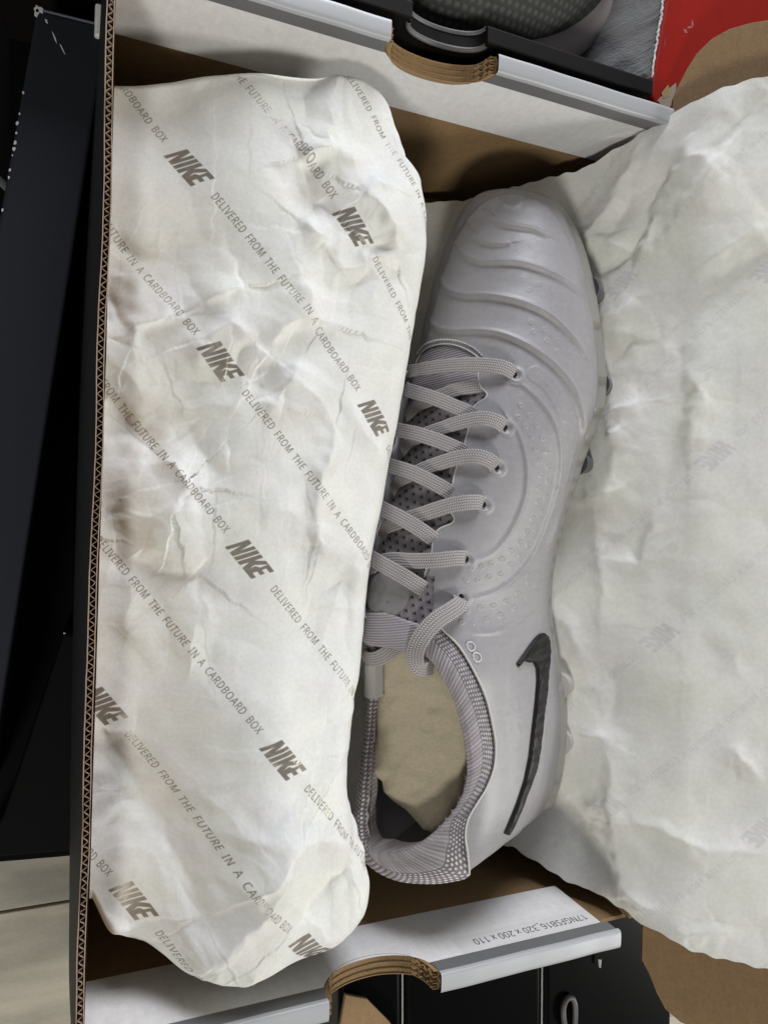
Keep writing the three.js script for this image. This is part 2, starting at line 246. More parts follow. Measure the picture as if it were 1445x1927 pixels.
function printSheet(w, h, ppm, org, dirA, per, rowv, inks, tint, mirror) {
  const draw = (bg, ink, faint) => (x, cw, ch) => {
    x.fillStyle = bg; x.fillRect(0, 0, cw, ch);
    x.scale(ppm, ppm);
    const ang = Math.atan2(dirA[1], dirA[0]);
    for (let i = -8; i <= 8; i++) for (let j = -8; j <= 8; j++) {
      const px = org[0] + i * rowv[0] + j * dirA[0] * per, py = org[1] + i * rowv[1] + j * dirA[1] * per;
      if (px < -160 || px > w + 160 || py < -160 || py > h + 160) continue;
      x.save(); x.translate(px, py); x.rotate(ang); if (mirror) x.scale(1, -1);
      x.save(); x.translate(-7.6, 3.4); x.scale(0.86, 0.9); logoPath(x, ink); x.restore();
      x.fillStyle = ink; x.font = '3.4px sans-serif'; x.textBaseline = 'middle';
      const txt = 'DELIVERED FROM THE FUTURE IN A CARDBOARD BOX', room = per - 15 - 7;
      const ws = [...txt].map((c) => c === ' ' ? 1.2 : x.measureText(c).width * 0.8), gap = (room - ws.reduce((a, b) => a + b, 0)) / (txt.length - 1);
      let cx = 7.5 + 3.4; [...txt].forEach((c, k) => { x.save(); x.translate(cx, 0.1); x.scale(0.8, 1); x.fillText(c, 0, 0); x.restore(); cx += ws[k] + gap; });
      x.restore();
    }
  };
  const cw = Math.round(w * ppm), ch = Math.round(h * ppm);
  return { map: canvasTex(cw, ch, (x, a, b) => { draw(tint, inks[0])(x, a, b); const im = x.getImageData(0, 0, a, b), d = im.data; for (let yy = 0, o = 0; yy < b; yy++) for (let xx = 0; xx < a; xx++, o += 4) { const m = 1 + 0.018 * n2(xx * 0.012, yy * 0.012) + 0.016 * n2(xx * 0.08, yy * 0.08) + 0.022 * n2(xx * 0.45, yy * 0.45); d[o] *= m; d[o + 1] *= m * (1 + 0.006 * n2(xx * 0.006, yy * 0.006 + 40)); d[o + 2] *= m * (1 + 0.014 * n2(xx * 0.005 + 9, yy * 0.005)); } x.putImageData(im, 0, 0); }, true, false), orm: canvasTex(cw, ch, draw('rgb(0,168,0)', inks[1]), false, false) };
}
// crumpled-paper relief: worn cells with sharp ridges plus soft swells
function cells(x, y, s, seed) {
  const gx = Math.floor(x / s), gy = Math.floor(y / s); let f1 = 9, f2 = 9;
  for (let i = -1; i <= 1; i++) for (let j = -1; j <= 1; j++) {
    const hx = Math.sin((gx + i) * 127.1 + (gy + j) * 311.7 + seed * 17.3) * 43758.5453, hy = Math.sin((gx + i) * 269.5 + (gy + j) * 183.3 + seed * 11.9) * 43758.5453;
    const dx = gx + i + (hx - Math.floor(hx)) - x / s, dy = gy + j + (hy - Math.floor(hy)) - y / s, d = Math.hypot(dx, dy); if (d < f1) { f2 = f1; f1 = d; } else if (d < f2) f2 = d;
  }
  return [f1, f2];
}
// piecewise-flat noise: random heights on a jittered triangle lattice, so that facets meet in straight creases
function facet(x, y, s, seed) {
  x /= s; y /= s; const k = (x + y) * 0.3660254, i = Math.floor(x + k), j = Math.floor(y + k), u = x + k - i, v = y + k - j;
  const h = (a, b) => { const q = Math.sin(a * 127.1 + b * 311.7 + seed * 74.7) * 43758.5453; return (q - Math.floor(q)) * 2 - 1; };
  return u > v ? h(i, j) * (1 - u) + h(i + 1, j) * (u - v) + h(i + 1, j + 1) * v : h(i, j) * (1 - v) + h(i, j + 1) * (v - u) + h(i + 1, j + 1) * u;
}
function crumple(x, y, k = 0) {
  const wx = x + 11 * n2(x * 0.02 + k, y * 0.02) + 2.2 * n2(x * 0.07, y * 0.07 + k), wy = y + 11 * n2(x * 0.02 + 50, y * 0.02 + k) + 2.2 * n2(x * 0.07 + 20, y * 0.07);
  const mk = sst(-0.1, 0.55, n2(x * 0.016 + 3 * k, y * 0.016 + 7)), mk2 = sst(0.0, 0.6, n2(x * 0.022 + 30, y * 0.022 + 3 * k));
  return facet(wx, wy, 36, 1 + k) * 2.0 + facet(wx * 0.8 - wy * 0.6, wx * 0.6 + wy * 0.8, 15, 2 + k) * (0.3 + 1.15 * mk) + facet(wx * 0.3 + wy * 0.95, wy * 0.3 - wx * 0.95, 6.5, 3 + k) * 0.5 * mk * mk2 + 1.2 * n2(x * 0.012 + k, y * 0.012);
}
// single hand-placed folds: a sharp crest that falls away differently on its two sides; w in mm
function folds(list, toPlan) {
  const F_ = list.map(([pts, amp, wl, wr]) => ({ p: pts.map(toPlan), amp, wl, wr }));
  const seg = F_.map((f) => { let L = 0; const c = [0]; for (let i = 1; i < f.p.length; i++) { L += Math.hypot(f.p[i][0] - f.p[i - 1][0], f.p[i][1] - f.p[i - 1][1]); c.push(L); } const xs = f.p.map((q) => q[0]), zs = f.p.map((q) => q[1]), m = 3 * Math.max(f.wl, f.wr); return { c, L, b: [Math.min(...xs) - m, Math.max(...xs) + m, Math.min(...zs) - m, Math.max(...zs) + m] }; });
  return (x, z) => {
    let h = 0; x += 0.7 * n2(x * 0.12, z * 0.12 + 5); z += 0.7 * n2(x * 0.12 + 9, z * 0.12);
    for (let k = 0; k < F_.length; k++) {
      const f = F_[k], g = seg[k]; if (x < g.b[0] || x > g.b[1] || z < g.b[2] || z > g.b[3]) continue;
      let best = 1e9, side = 1, at = 0;
      for (let i = 1; i < f.p.length; i++) {
        const ax_ = f.p[i - 1][0], az = f.p[i - 1][1], bx = f.p[i][0] - ax_, bz = f.p[i][1] - az, l2 = bx * bx + bz * bz, t = clamp(((x - ax_) * bx + (z - az) * bz) / l2), dx = x - ax_ - bx * t, dz = z - az - bz * t, d = Math.hypot(dx, dz);
        if (d < best) { best = d; side = bx * dz - bz * dx; at = lerp(g.c[i - 1], g.c[i], t) / g.L; }
      }
      const w = side > 0 ? f.wr : f.wl;
      h += f.amp * Math.exp(-(Math.sqrt(best * best + 0.6) - 0.77) / w) * Math.pow(Math.sin(Math.PI * clamp(0.06 + 0.88 * at)), 0.6);
    }
    return h;
  };
}
const paperL = (() => {
  const P0 = atY(362, 318, -9), P1 = atY(692, 808, -12), Q0 = atY(520, 1432, -5);
  const org = [P0.x + 20, P0.z + 17], a = [P1.x - P0.x, P1.z - P0.z], per = Math.hypot(...a), ppm = 6;
  const t = printSheet(260, 340, ppm, org, [a[0] / per, a[1] / per], per, [(Q0.x - P0.x) / 3, (Q0.z - P0.z) / 3], ['rgb(158,151,141)', 'rgb(0,105,140)'], 'rgb(234,234,229)', false);
  return std({ map: t.map, roughnessMap: t.orm, metalnessMap: t.orm, roughness: 1, metalness: 1, bumpMap: rep(grainTex, 9), bumpScale: 0.00006, side: THREE.DoubleSide, color: lin(0.97, 0.97, 0.96) });
})();
{
  const wrap = thing('tissue_paper', 'crumpled white printed tissue paper wrapped over the left half of the shoebox', 'tissue paper', [50, -108, 158]);
  const XR = pairsTab([[745, 262], [772, 300], [792, 350], [802, 390], [803, 470], [793, 530], [777, 620], [763, 700], [746, 800], [729, 880], [716, 960], [702, 1020], [691, 1100], [685, 1180], [678, 1250], [666, 1320], [655, 1400], [650, 1470], [654, 1510], [672, 1560], [690, 1620], [697, 1670], [690, 1706]].map(([a, b]) => { const p = atY(a, b, b > 1380 ? -11 : -22); return [p.z, p.x - 4.2 * sst(620, 800, b) + 0.5]; }));
  const ZF = pairsTab([[205, 141], [300, 141], [400, 142], [480, 149], [560, 161], [640, 166], [690, 184], [722, 215], [746, 255]].map(([a, b]) => { const p = atY(a, b, -18); return [p.x, p.z]; }));
  const ZN = pairsTab([[178, 1758], [213, 1815], [290, 1832], [375, 1858], [430, 1852], [540, 1800], [620, 1762], [662, 1726], [690, 1700]].map(([a, b]) => { const p = atY(a, b, -4); return [p.x, p.z]; }));
  const at = (p) => { const q = atY(p[0], p[1], -10); return [q.x, q.z]; };
  // side convention: walking along the fold, first width is on the left hand in the photograph's plane, second on the right
  const fold = folds([
    [[[556, 308], [600, 296], [606, 283]], 3.4, 5, 2.2], [[[606, 283], [650, 322], [694, 312]], 1.5, 6, 4],
    [[[566, 318], [572, 352], [590, 388], [622, 418]], -3.2, 2.6, 9], [[[664, 384], [690, 402], [722, 440], [738, 490]], 3.6, 7, 2.4], [[[664, 384], [690, 362], [722, 368]], 2.2, 6, 3], [[[738, 490], [690, 500], [650, 470]], 1.2, 6, 3],
    [[[556, 432], [574, 448], [592, 472]], 2.2, 5, 2], [[[382, 566], [420, 552], [456, 546]], 2.6, 8, 2.2], [[[368, 640], [392, 632], [430, 612], [470, 648]], 2.4, 3, 8], [[[372, 640], [378, 662], [395, 648]], 1.6, 3, 3],
    [[[500, 660], [520, 622], [552, 606], [612, 622]], 3.0, 9, 2.4], [[[556, 606], [572, 575], [560, 540]], 1.6, 6, 3], [[[250, 640], [262, 600], [290, 590], [350, 590]], 2.6, 7, 3], [[[245, 610], [220, 560], [205, 500]], -3.0, 6, 5],
    [[[308, 856], [330, 876], [352, 912], [362, 914]], 3.0, 7, 2.2], [[[205, 745], [250, 790], [308, 856]], -4.2, 7, 9], [[[345, 914], [334, 940], [330, 962], [375, 955]], 1.6, 3, 8], [[[220, 980], [290, 974], [334, 950]], 1.5, 3, 9],
    [[[394, 862], [430, 860]], 1.2, 4, 3], [[[356, 790], [372, 830], [410, 890], [408, 920]], -2.2, 5, 9], [[[496, 748], [500, 764], [520, 770]], 1.6, 6, 2.5], [[[560, 680], [540, 720], [505, 755]], 1.6, 7, 3], [[[470, 690], [500, 700], [495, 760]], -1.6, 4, 6],
    [[[618, 812], [610, 850], [592, 900], [580, 982]], 2.6, 9, 3.4], [[[580, 982], [590, 1024], [586, 1040]], 2.2, 6, 3], [[[620, 812], [660, 800], [700, 845], [726, 880]], 1.6, 6, 6], [[[480, 958], [530, 960], [576, 990]], 1.2, 8, 6],
    [[[276, 1032], [320, 1040], [370, 1078]], 2.4, 9, 4], [[[205, 955], [240, 990], [276, 1032]], -2.6, 6, 8], [[[210, 1060], [280, 1070], [372, 1084], [380, 1150]], -2.6, 8, 10],
    [[[600, 1050], [640, 1120], [655, 1200]], -1.6, 10, 10], [[[184, 1380], [250, 1470], [320, 1590], [376, 1700]], -5.5, 9, 13], [[[376, 1704], [440, 1640], [500, 1580], [530, 1540]], 4.2, 12, 5], [[[376, 1704], [400, 1690], [450, 1640]], -2.2, 4, 9],
    [[[528, 1540], [512, 1590], [480, 1660], [430, 1720], [392, 1800]], 4.4, 6, 14], [[[386, 1545], [450, 1540], [528, 1538], [570, 1536]], 2.6, 8, 5], [[[530, 1538], [600, 1540], [640, 1560]], 2.0, 8, 6], [[[470, 1612], [500, 1592], [520, 1590]], 1.4, 4, 4],
    [[[550, 1680], [590, 1640], [640, 1600], [690, 1596]], -4.2, 12, 8], [[[392, 1800], [360, 1770], [350, 1740]], 2.2, 5, 6], [[[218, 1812], [214, 1790], [250, 1770]], 2.0, 3, 6], [[[170, 1380], [215, 1400], [260, 1400]], 1.6, 6, 6], [[[640, 1420], [648, 1470], [600, 1500]], 1.8, 6, 8],
    [[[205, 420], [240, 450], [300, 470]], -1.6, 7, 9],
  ], at);
  const NU = 390, NV = 680, top = (x, z) => -21 + 17 * sst(2, 58, x) - 5 * sst(70, 110, x) + 9 * sst(150, 290, z) * sst(10, 60, x) - 3 * sst(60, 10, z) + 1.3 * n2(x * 0.02, z * 0.014);
  let grid; const US = new Float32Array(NU * NV), corr = new Float32Array(NV);
  const build = (si, sj) => { grid = new Array(NU * NV);
  for (let i = 0; i < NV; i += si) for (let j = sj > 1 ? Math.floor(NU * 0.5) : 0; j < NU; j += sj) {
    const v = i / (NV - 1), u = j / (NU - 1);
    const vv = clamp((v - 0.07) / 0.86), Z00 = lerp(15, 300, vv), xr = XR(Z00) + corr[i], r = 9, xe = xr - r - 1;
    let x, drop = 0, th = 0;
    if (u < 0.72) x = lerp(3.2, xe, u / 0.72); else if (u < 0.86) { th = (u - 0.72) / 0.14 * Math.PI / 2; x = xe + r * Math.sin(th); drop = r * (1 - Math.cos(th)); } else { th = Math.PI / 2; const k = (u - 0.86) / 0.14; x = xe + r - 10 * k * k; drop = r + 58 * k; }
    const zf = ZF(x), zn = ZN(x); let z = lerp(zf + 2.5, zn - 5, vv), ph = 0, dz = 0;
    if (v < 0.07) { const k = 1 - v / 0.07, a = Math.min(1, k * 1.6) * Math.PI / 2; z = zf + 2.5 - 2.5 * Math.sin(a); dz = 2.5 * (1 - Math.cos(a)) + Math.max(0, k - 0.625) * 70; ph = -a; }
    if (v > 0.93) { const k = (v - 0.93) / 0.07, a = Math.min(1, k * 1.6) * Math.PI / 2; z = zn - 5 + 5 * Math.sin(a); dz = 5 * (1 - Math.cos(a)) + Math.max(0, k - 0.625) * 26; ph = a; }
    let y = top(x, z) - drop - dz;
    const pz = z + (ph < 0 ? -dz * 0.4 : ph > 0 ? dz * 0.4 : 0), pu = x + drop * 0.9;
    const edge = sst(3, 14, x), hgt = (crumple(pu, pz, 0) * 1.0 * (0.5 + 0.5 * edge) + fold(pu - drop * 0.5, pz) * 1.45) * (1 - 0.55 * Math.sin(th));
    const nx = Math.sin(th) * Math.cos(ph), ny = Math.max(0.1, Math.cos(th) * Math.cos(ph)), nz = Math.sin(ph);
    grid[i * NU + j] = V(Math.max(2.9, x + nx * hgt * 0.8), y + ny * hgt, z + nz * hgt * 0.5);
  } };
  // settle the right-hand outline row by row
  const edgeAt = lintab([[262, 745], [300, 772], [350, 792], [390, 801], [470, 802], [530, 793], [620, 777], [700, 764], [800, 747], [880, 730], [960, 717], [1020, 703], [1100, 691], [1180, 684], [1250, 678], [1320, 667], [1400, 657], [1470, 651], [1510, 655], [1560, 672], [1620, 689], [1670, 695], [1706, 688]]);
  for (let pass = 0; pass < 3; pass++) {
    build(4, 3); const d = new Float32Array(NV);
    for (let i = 0; i < NV; i += 4) { let bx = -1, by = 0, bz = 0; for (let j = Math.floor(NU * 0.5); j < NU; j += 3) { const q = proj(grid[i * NU + j]); if (q[0] > bx) [bx, by, bz] = q; } const e = clamp((edgeAt(by) - bx) * bz / F, -12, 12); for (let k = 0; k < 4 && i + k < NV; k++) d[i + k] = e; }
    for (let i = 0; i < NV; i++) { let s = 0, n = 0; for (let k = -14; k <= 14; k++) { const a = clamp(i + k, 52, NV - 53); s += d[a]; n++; } corr[i] += s / n; }
  }
  build(1, 1);
  const g = sheet(NV, NU, (i, j) => grid[i * NU + j], (i, j, p) => {
    let s = 0; if (j) { const a = grid[i * NU + j - 1]; s = US[i * NU + j - 1] + Math.hypot(p.x - a.x, (p.y - a.y)) * (j > NU * 0.72 ? 1 : Math.abs(p.x - a.x) / (Math.hypot(p.x - a.x, p.y - a.y) || 1)); } else s = p.x; US[i * NU + j] = s;
    const v = i / (NV - 1), ez = v > 0.93 ? (v - 0.93) * 260 : v < 0.07 ? -(0.07 - v) * 260 : 0;
    return [(s + 20) / 260, 1 - (p.z + ez * 0.5 + 20) / 340];
  });
  part('wrapping_sheet', g, paperL, wrap);
}
{
  // the second sheet: from under the boot, up the right wall and out over the opened lid
  const lay = thing('tissue_paper', 'creased pale tissue sheet under the boot and out over the right rim', 'tissue paper', [190, -108, 158]);
  const prof = new THREE.CatmullRomCurve3([V(108, -105, 0), V(140, -98, 0), V(160, -84, 0), V(176, -58, 0), V(189, -30, 0), V(199, -8, 0), V(207, 4, 0), V(222, 16, 0), V(260, 43, 0), V(328, 92, 0)], false, 'centripetal');
  const NU = 380, NV = 520, pts = prof.getSpacedPoints(NU - 1), LQ = LP.clone().addScaledVector(LN, 9);
  const zf = lintab([[100, 11], [150, 9], [188, 10]].concat([[1235, 240], [1262, 222], [1310, 195], [1380, 172], [1445, 154], [1500, 138]].map(([a, b]) => { const p = atPlane(a, b, LQ, LN); return [p.x, p.z]; })));
  const heelA = atY(760, 1668, -100), heelB = atY(914, 1664, -82), zn = lintab([[100, heelA.z], [160, heelB.z], [168, heelB.z - 1], [171, 303], [178, 303], [190, 309], [203, 314]].concat([[1195, 1728], [1240, 1752], [1290, 1775], [1370, 1800], [1445, 1815], [1500, 1826]].map(([a, b]) => { const p = atPlane(a, b, LQ, LN); return [p.x, p.z]; })));
  const at = (p) => { // plan coordinate: arc length across, z along
    let best = 1e9, s = 0, z = 0; for (let j = 0; j < NU; j += 2) { const q = proj(V(pts[j].x, pts[j].y, 160)), zz = 160 + (p[1] - q[1]) / F * q[2]; const e = Math.abs(proj(V(pts[j].x, pts[j].y, zz))[0] - p[0]); if (e < best) { best = e; s = j; z = zz; } } return [s / (NU - 1) * prof.getLength(), z]; };
  const fold = folds([
    [[[1095, 470], [1150, 380], [1190, 310], [1205, 265]], 3.4, 7, 5], [[[1140, 455], [1165, 395], [1180, 350]], -2.6, 5, 5], [[[1110, 520], [1180, 480], [1215, 420], [1215, 385], [1270, 300]], -3.6, 8, 5], [[[1215, 400], [1222, 420], [1200, 490]], 2.6, 3, 7],
    [[[1240, 470], [1330, 330], [1445, 175]], 4.0, 9, 10], [[[1320, 318], [1400, 230], [1445, 190]], -3.6, 6, 8], [[[1260, 345], [1300, 300], [1330, 318]], 1.8, 4, 5],
    [[[1120, 440], [1150, 462], [1185, 478]], 2.4, 4, 4], [[[1130, 500], [1112, 455], [1105, 430]], 1.6, 3, 4], [[[1135, 610], [1165, 590], [1190, 560]], 2.2, 5, 3], [[[1140, 620], [1200, 640], [1245, 640], [1275, 600]], 2.2, 6, 8],
    [[[1140, 690], [1190, 645], [1250, 640]], -2.4, 6, 6], [[[1300, 520], [1370, 470], [1445, 430]], 3, 12, 12], [[[1245, 650], [1330, 560], [1445, 480]], -3.2, 9, 12], [[[1318, 742], [1300, 790], [1290, 850]], 3.0, 8, 3], [[[1285, 690], [1318, 742], [1320, 750]], 1.4, 3, 3],
    [[[1140, 786], [1165, 772], [1205, 760]], 2.2, 3, 5], [[[1150, 825], [1170, 815], [1172, 808]], 2.4, 3, 4], [[[1275, 650], [1290, 740], [1280, 820]], -1.8, 6, 6], [[[1180, 760], [1160, 880], [1150, 960]], 1.8, 5, 8],
    [[[1100, 938], [1160, 928], [1180, 910]], 1.6, 4, 5], [[[1120, 940], [1140, 1100], [1140, 1230]], 1.7, 9, 6], [[[1150, 1050], [1200, 1065], [1250, 940]], 1.6, 3, 8], [[[1140, 1380], [1155, 1450], [1160, 1560], [1168, 1668]], 2.4, 10, 5], [[[1098, 1380], [1136, 1382], [1155, 1396]], 2.0, 3, 5],
    [[[1060, 1500], [1110, 1590], [1160, 1690]], -3.4, 8, 9], [[[1100, 1520], [1140, 1514], [1156, 1530]], 1.8, 3, 4], [[[1166, 1546], [1230, 1548], [1330, 1590], [1440, 1600]], 2.0, 4, 9], [[[1160, 1660], [1190, 1690], [1225, 1710], [1190, 1710]], 2.2, 4, 4], [[[1140, 1230], [1155, 1300], [1140, 1380]], -2.4, 8, 6],
    [[[1368, 1440], [1380, 1410], [1420, 1460]], 1.6, 4, 4], [[[1270, 1780], [1280, 1750], [1360, 1745], [1360, 1735]], 1.4, 4, 4], [[[1030, 1120], [1090, 1180], [1110, 1260]], 2.2, 8, 8],
  ], at);
  const ppm = 4.6, org0 = at([1240, 1200]), org1 = at([1338, 866]), dv = at([1300, 1155]), da = [dv[0] - org0[0], dv[1] - org0[1]], dl = Math.hypot(...da);
  const t = printSheet(320, 420, ppm, [org0[0] + 30, org0[1] + 40], [-0.71, 0.70], 101, [17, -70], ['rgb(223,223,220)', 'rgb(0,176,0)'], 'rgb(237,237,231)', true);
  const paperR = std({ map: t.map, roughness: 0.8, bumpMap: rep(grainTex, 9), bumpScale: 0.00006, side: THREE.DoubleSide, color: lin(0.98, 0.975, 0.96) });
  const L = prof.getLength();
  const g = sheet(NV, NU, (i, j) => {
    const p = pts[j], q = pts[Math.min(NU - 1, j + 1)], o = pts[Math.max(0, j - 1)], n = V(o.y - q.y, q.x - o.x, 0).normalize(), s = j / (NU - 1) * L, v = i / (NV - 1), z = lerp(zf(p.x), zn(p.x), v);
    const waist = 2.5 * sst(204, 214, p.x) * sst(260, 215, p.x) + 13 * Math.exp(-(((p.x - 176) / 15) ** 2)) * sst(150, 195, z) * sst(285, 235, z), edge = 1;
    const h = crumple(s * 0.8, z * 0.8, 4) * 0.5 + fold(s, z) * 1.4 + waist + 1.4 * n2(s * 0.015, z * 0.012 + 8);
    const e2 = 0.8 * n2(s * 0.1, i < NV / 2 ? 3 : 7) * (v < 0.5 ? sst(0.05, 0, v) : sst(0.95, 1, v));
    return p.clone().setZ(z + e2).addScaledVector(n, h * edge);
  }, (i, j, p) => [(j / (NU - 1) * L + 30) / 320, 1 - (p.z + 40) / 420]);
  part('spread_sheet', g, paperR, lay);
}

// ---------------------------------------------------------------- the football boot, lying on its inner side with the sole against the right wall
const PHI = 60 * Math.PI / 180, LAT = V(Math.cos(PHI), Math.sin(PHI), 0), UPV = V(-Math.sin(PHI), Math.cos(PHI), 0);
const ZT = 24, ZH = 281;
const body = (() => {
  const T = [0, 0.012, 0.035, 0.07, 0.12, 0.2, 0.3, 0.4, 0.5, 0.6, 0.68, 0.76, 0.85, 0.93, 0.975, 1];
  const wl = tab(T, [3, 13, 22, 29, 35, 40, 43, 44, 41, 36, 34, 33, 33, 32, 26, 16]), wm = tab(T, [3, 13, 22, 29, 35, 40, 43, 42, 37, 32, 29, 29, 30, 30, 24, 15]);
  const hh = tab(T, [17, 26, 33, 38, 43, 48, 54, 62, 71, 79, 79, 71, 66, 66, 63, 58]), up0 = tab(T, [12, 9, 7, 5, 3, 1, 0, 0, 1, 3, 4, 3, 1, 0, 0, 2]);
  const shear = tab([0, 0.1, 0.25, 0.7, 0.9, 1], [-0.1, -0.05, 0, 0.05, 0.17, 0.25]);
  const Lt = pairsTab([[352, 962], [356, 935], [364, 912], [378, 892], [405, 868], [450, 843], [490, 829], [540, 814], [600, 800], [650, 789], [700, 777], [760, 762], [820, 748], [900, 731], [960, 718], [1020, 706], [1080, 697], [1130, 688], [1180, 680], [1240, 686], [1310, 690], [1400, 684], [1480, 677], [1550, 667], [1590, 673], [1615, 690], [1635, 722], [1650, 800]].map(([a, b]) => [a, b]));
  const Rt = pairsTab([[352, 966], [356, 985], [364, 1012], [380, 1038], [410, 1062], [440, 1076], [480, 1090], [520, 1100], [570, 1110], [640, 1121], [700, 1127], [740, 1126], [780, 1118], [850, 1095], [920, 1075], [980, 1058], [1040, 1043], [1100, 1034], [1150, 1033], [1190, 1038], [1240, 1046], [1290, 1052], [1340, 1056], [1400, 1054], [1450, 1048], [1500, 1034], [1540, 1012], [1570, 988], [1612, 928], [1640, 880]]);
  // closed cross-section; parameter runs from the inner sole edge under the foot to the outer edge, over the top and back
  const NS = 190, NA = 120, sections = [];
  const prot = (t) => {
    const a = wm(t), b = wl(t), h = hh(t), o = up0(t);
    const c = sst(0.62, 0.74, t);                                   // collar part: steeper walls, flat top
    const k = [[-a * 0.94, 1.5], [-a * 0.5, 0], [0, -0.5], [b * 0.5, 0], [b * 0.94, 1.5], [b * 1.0, h * 0.16], [b * 0.985, h * 0.36], [b * lerp(0.86, 0.93, c), h * lerp(0.62, 0.66, c)], [b * lerp(0.58, 0.78, c), h * lerp(0.86, 0.9, c)], [b * lerp(0.2, 0.3, c), h * lerp(0.985, 0.99, c)], [-a * lerp(0.18, 0.3, c), h], [-a * lerp(0.55, 0.76, c), h * lerp(0.88, 0.93, c)], [-a * lerp(0.84, 0.93, c), h * lerp(0.63, 0.68, c)], [-a * 0.98, h * 0.36], [-a, h * 0.16]].map(([x, y]) => V(x, o + y * (1 - o / h), 0));
    const cv = new THREE.CatmullRomCurve3(k, true, 'centripetal'); const out = []; for (let i = 0; i < NA; i++) out.push(cv.getPointAt(i / NA)); return out;
  };
  const O = (t) => V(162 + lerp(0, 3, t), -53 - lerp(0, 2, t), 0);
  for (let i = 0; i < NS; i++) {
    let t = i / (NS - 1); t = t < 0.08 ? 0.08 * (t / 0.08) ** 2 : t > 0.94 ? 1 - 0.06 * ((1 - t) / 0.06) ** 2 : t;
    const o = O(t), sec = prot(t).map((p) => o.clone().addScaledVector(LAT, p.x).addScaledVector(UPV, p.y).setZ(lerp(ZT, ZH, t) + shear(t) * (p.y - 12)));
    for (let pass = 0; pass < 4; pass++) {
      const q = sec.map(proj); let a = 0, b = 0; q.forEach((e, k) => { if (e[0] < q[a][0]) a = k; if (e[0] > q[b][0]) b = k; });
      const l0 = q[a][0], r0 = q[b][0]; let l1 = Lt(q[a][1]), r1 = Rt(q[b][1]); if (r1 < l1 + 6) { const m = (l1 + r1) / 2; l1 = m - 3; r1 = m + 3; }
      sec.forEach((p, k) => { const nx = l1 + (q[k][0] - l0) / (r0 - l0) * (r1 - l1); p.addScaledVector(ax.r, (nx - q[k][0]) * q[k][2] / F); });
    }
    sections.push(sec);
  }
  // light smoothing along the boot
  for (let pass = 0; pass < 2; pass++) for (let i = 1; i < NS - 1; i++) for (let k = 0; k < NA; k++) { const p = sections[i][k], z = p.z; p.lerp(sections[i - 1][k].clone().add(sections[i + 1][k]).multiplyScalar(0.5), 0.4); if (i > 8 && i < NS - 9) p.z = z; }
  return { sections, NS, NA };
})();
// depth of the body as seen along rays, used to lay the boot's pieces onto its surface
const DX0 = 640, DY0 = 335, DW = 520, DH = 1350, DEP = new Float32Array(DW * DH);
{
  const { sections, NS, NA } = body, q = sections.map((s) => s.map(proj));
  const tri = (a, b, c) => {
    const area = (b[0] - a[0]) * (c[1] - a[1]) - (b[1] - a[1]) * (c[0] - a[0]); if (Math.abs(area) < 1e-9) return;
    const x0 = Math.max(0, Math.ceil(Math.min(a[0], b[0], c[0]) - DX0)), x1 = Math.min(DW - 1, Math.floor(Math.max(a[0], b[0], c[0]) - DX0)), y0 = Math.max(0, Math.ceil(Math.min(a[1], b[1], c[1]) - DY0)), y1 = Math.min(DH - 1, Math.floor(Math.max(a[1], b[1], c[1]) - DY0));
    for (let y = y0; y <= y1; y++) for (let x = x0; x <= x1; x++) {
      const X = x + DX0, Y = y + DY0, w0 = ((b[0] - X) * (c[1] - Y) - (b[1] - Y) * (c[0] - X)) / area, w1 = ((c[0] - X) * (a[1] - Y) - (c[1] - Y) * (a[0] - X)) / area, w2 = 1 - w0 - w1;
      if (w0 < -1e-6 || w1 < -1e-6 || w2 < -1e-6) continue; const iz = w0 / a[2] + w1 / b[2] + w2 / c[2], k = y * DW + x; if (iz > DEP[k]) DEP[k] = iz;
    }
  };
  for (let i = 0; i < NS - 1; i++) for (let k = 0; k < NA; k++) { const k1 = (k + 1) % NA; tri(q[i][k], q[i + 1][k], q[i][k1]); tri(q[i][k1], q[i + 1][k], q[i + 1][k1]); }
  for (const e of [0, NS - 1]) for (let k = 1; k < NA - 1; k++) tri(q[e][0], q[e][k], q[e][k + 1]);
  // carry the nearest value outwards over the outline
  let cur = DEP.slice(); for (let pass = 0; pass < 24; pass++) { const nx = cur.slice(); for (let y = 1; y < DH - 1; y++) for (let x = 1; x < DW - 1; x++) { const k = y * DW + x; if (cur[k]) continue; let s = 0, n = 0; for (const d of [-1, 1, -DW, DW]) if (cur[k + d]) { s += cur[k + d]; n++; } if (n) nx[k] = s / n; } cur = nx; }
  for (let pass = 0; pass < 3; pass++) { const nx = cur.slice(); for (let y = 2; y < DH - 2; y++) for (let x = 2; x < DW - 2; x++) { const k = y * DW + x; if (!cur[k]) continue; let s = 0, n = 0; for (let dy = -2; dy <= 2; dy += 2) for (let dx = -2; dx <= 2; dx += 2) { const v = cur[k + dy * DW + dx]; if (v) { s += v; n++; } } nx[k] = s / n; } cur = nx; }
  DEP.set(cur);
}
function depthAt(px, py) { const x = clamp(px - DX0, 0, DW - 1.01), y = clamp(py - DY0, 0, DH - 1.01), i = Math.floor(x), j = Math.floor(y), u = x - i, v = y - j, k = j * DW + i; const iz = lerp(lerp(DEP[k], DEP[k + 1], u), lerp(DEP[k + DW], DEP[k + DW + 1], u), v); return 1 / (iz || 1 / 300); }
const on = (px, py) => atDepth(px, py, depthAt(px, py));
function nrm(px, py, r = 5) { const a = on(px + r, py).sub(on(px - r, py)), b = on(px, py + r).sub(on(px, py - r)); return b.cross(a).normalize().multiplyScalar(1); }
function surf(px, py, off = 0, r = 5) { const n = nrm(px, py, r); if (n.dot(dir(px, py)) > 0) n.negate(); return on(px, py).addScaledVector(n, off); }
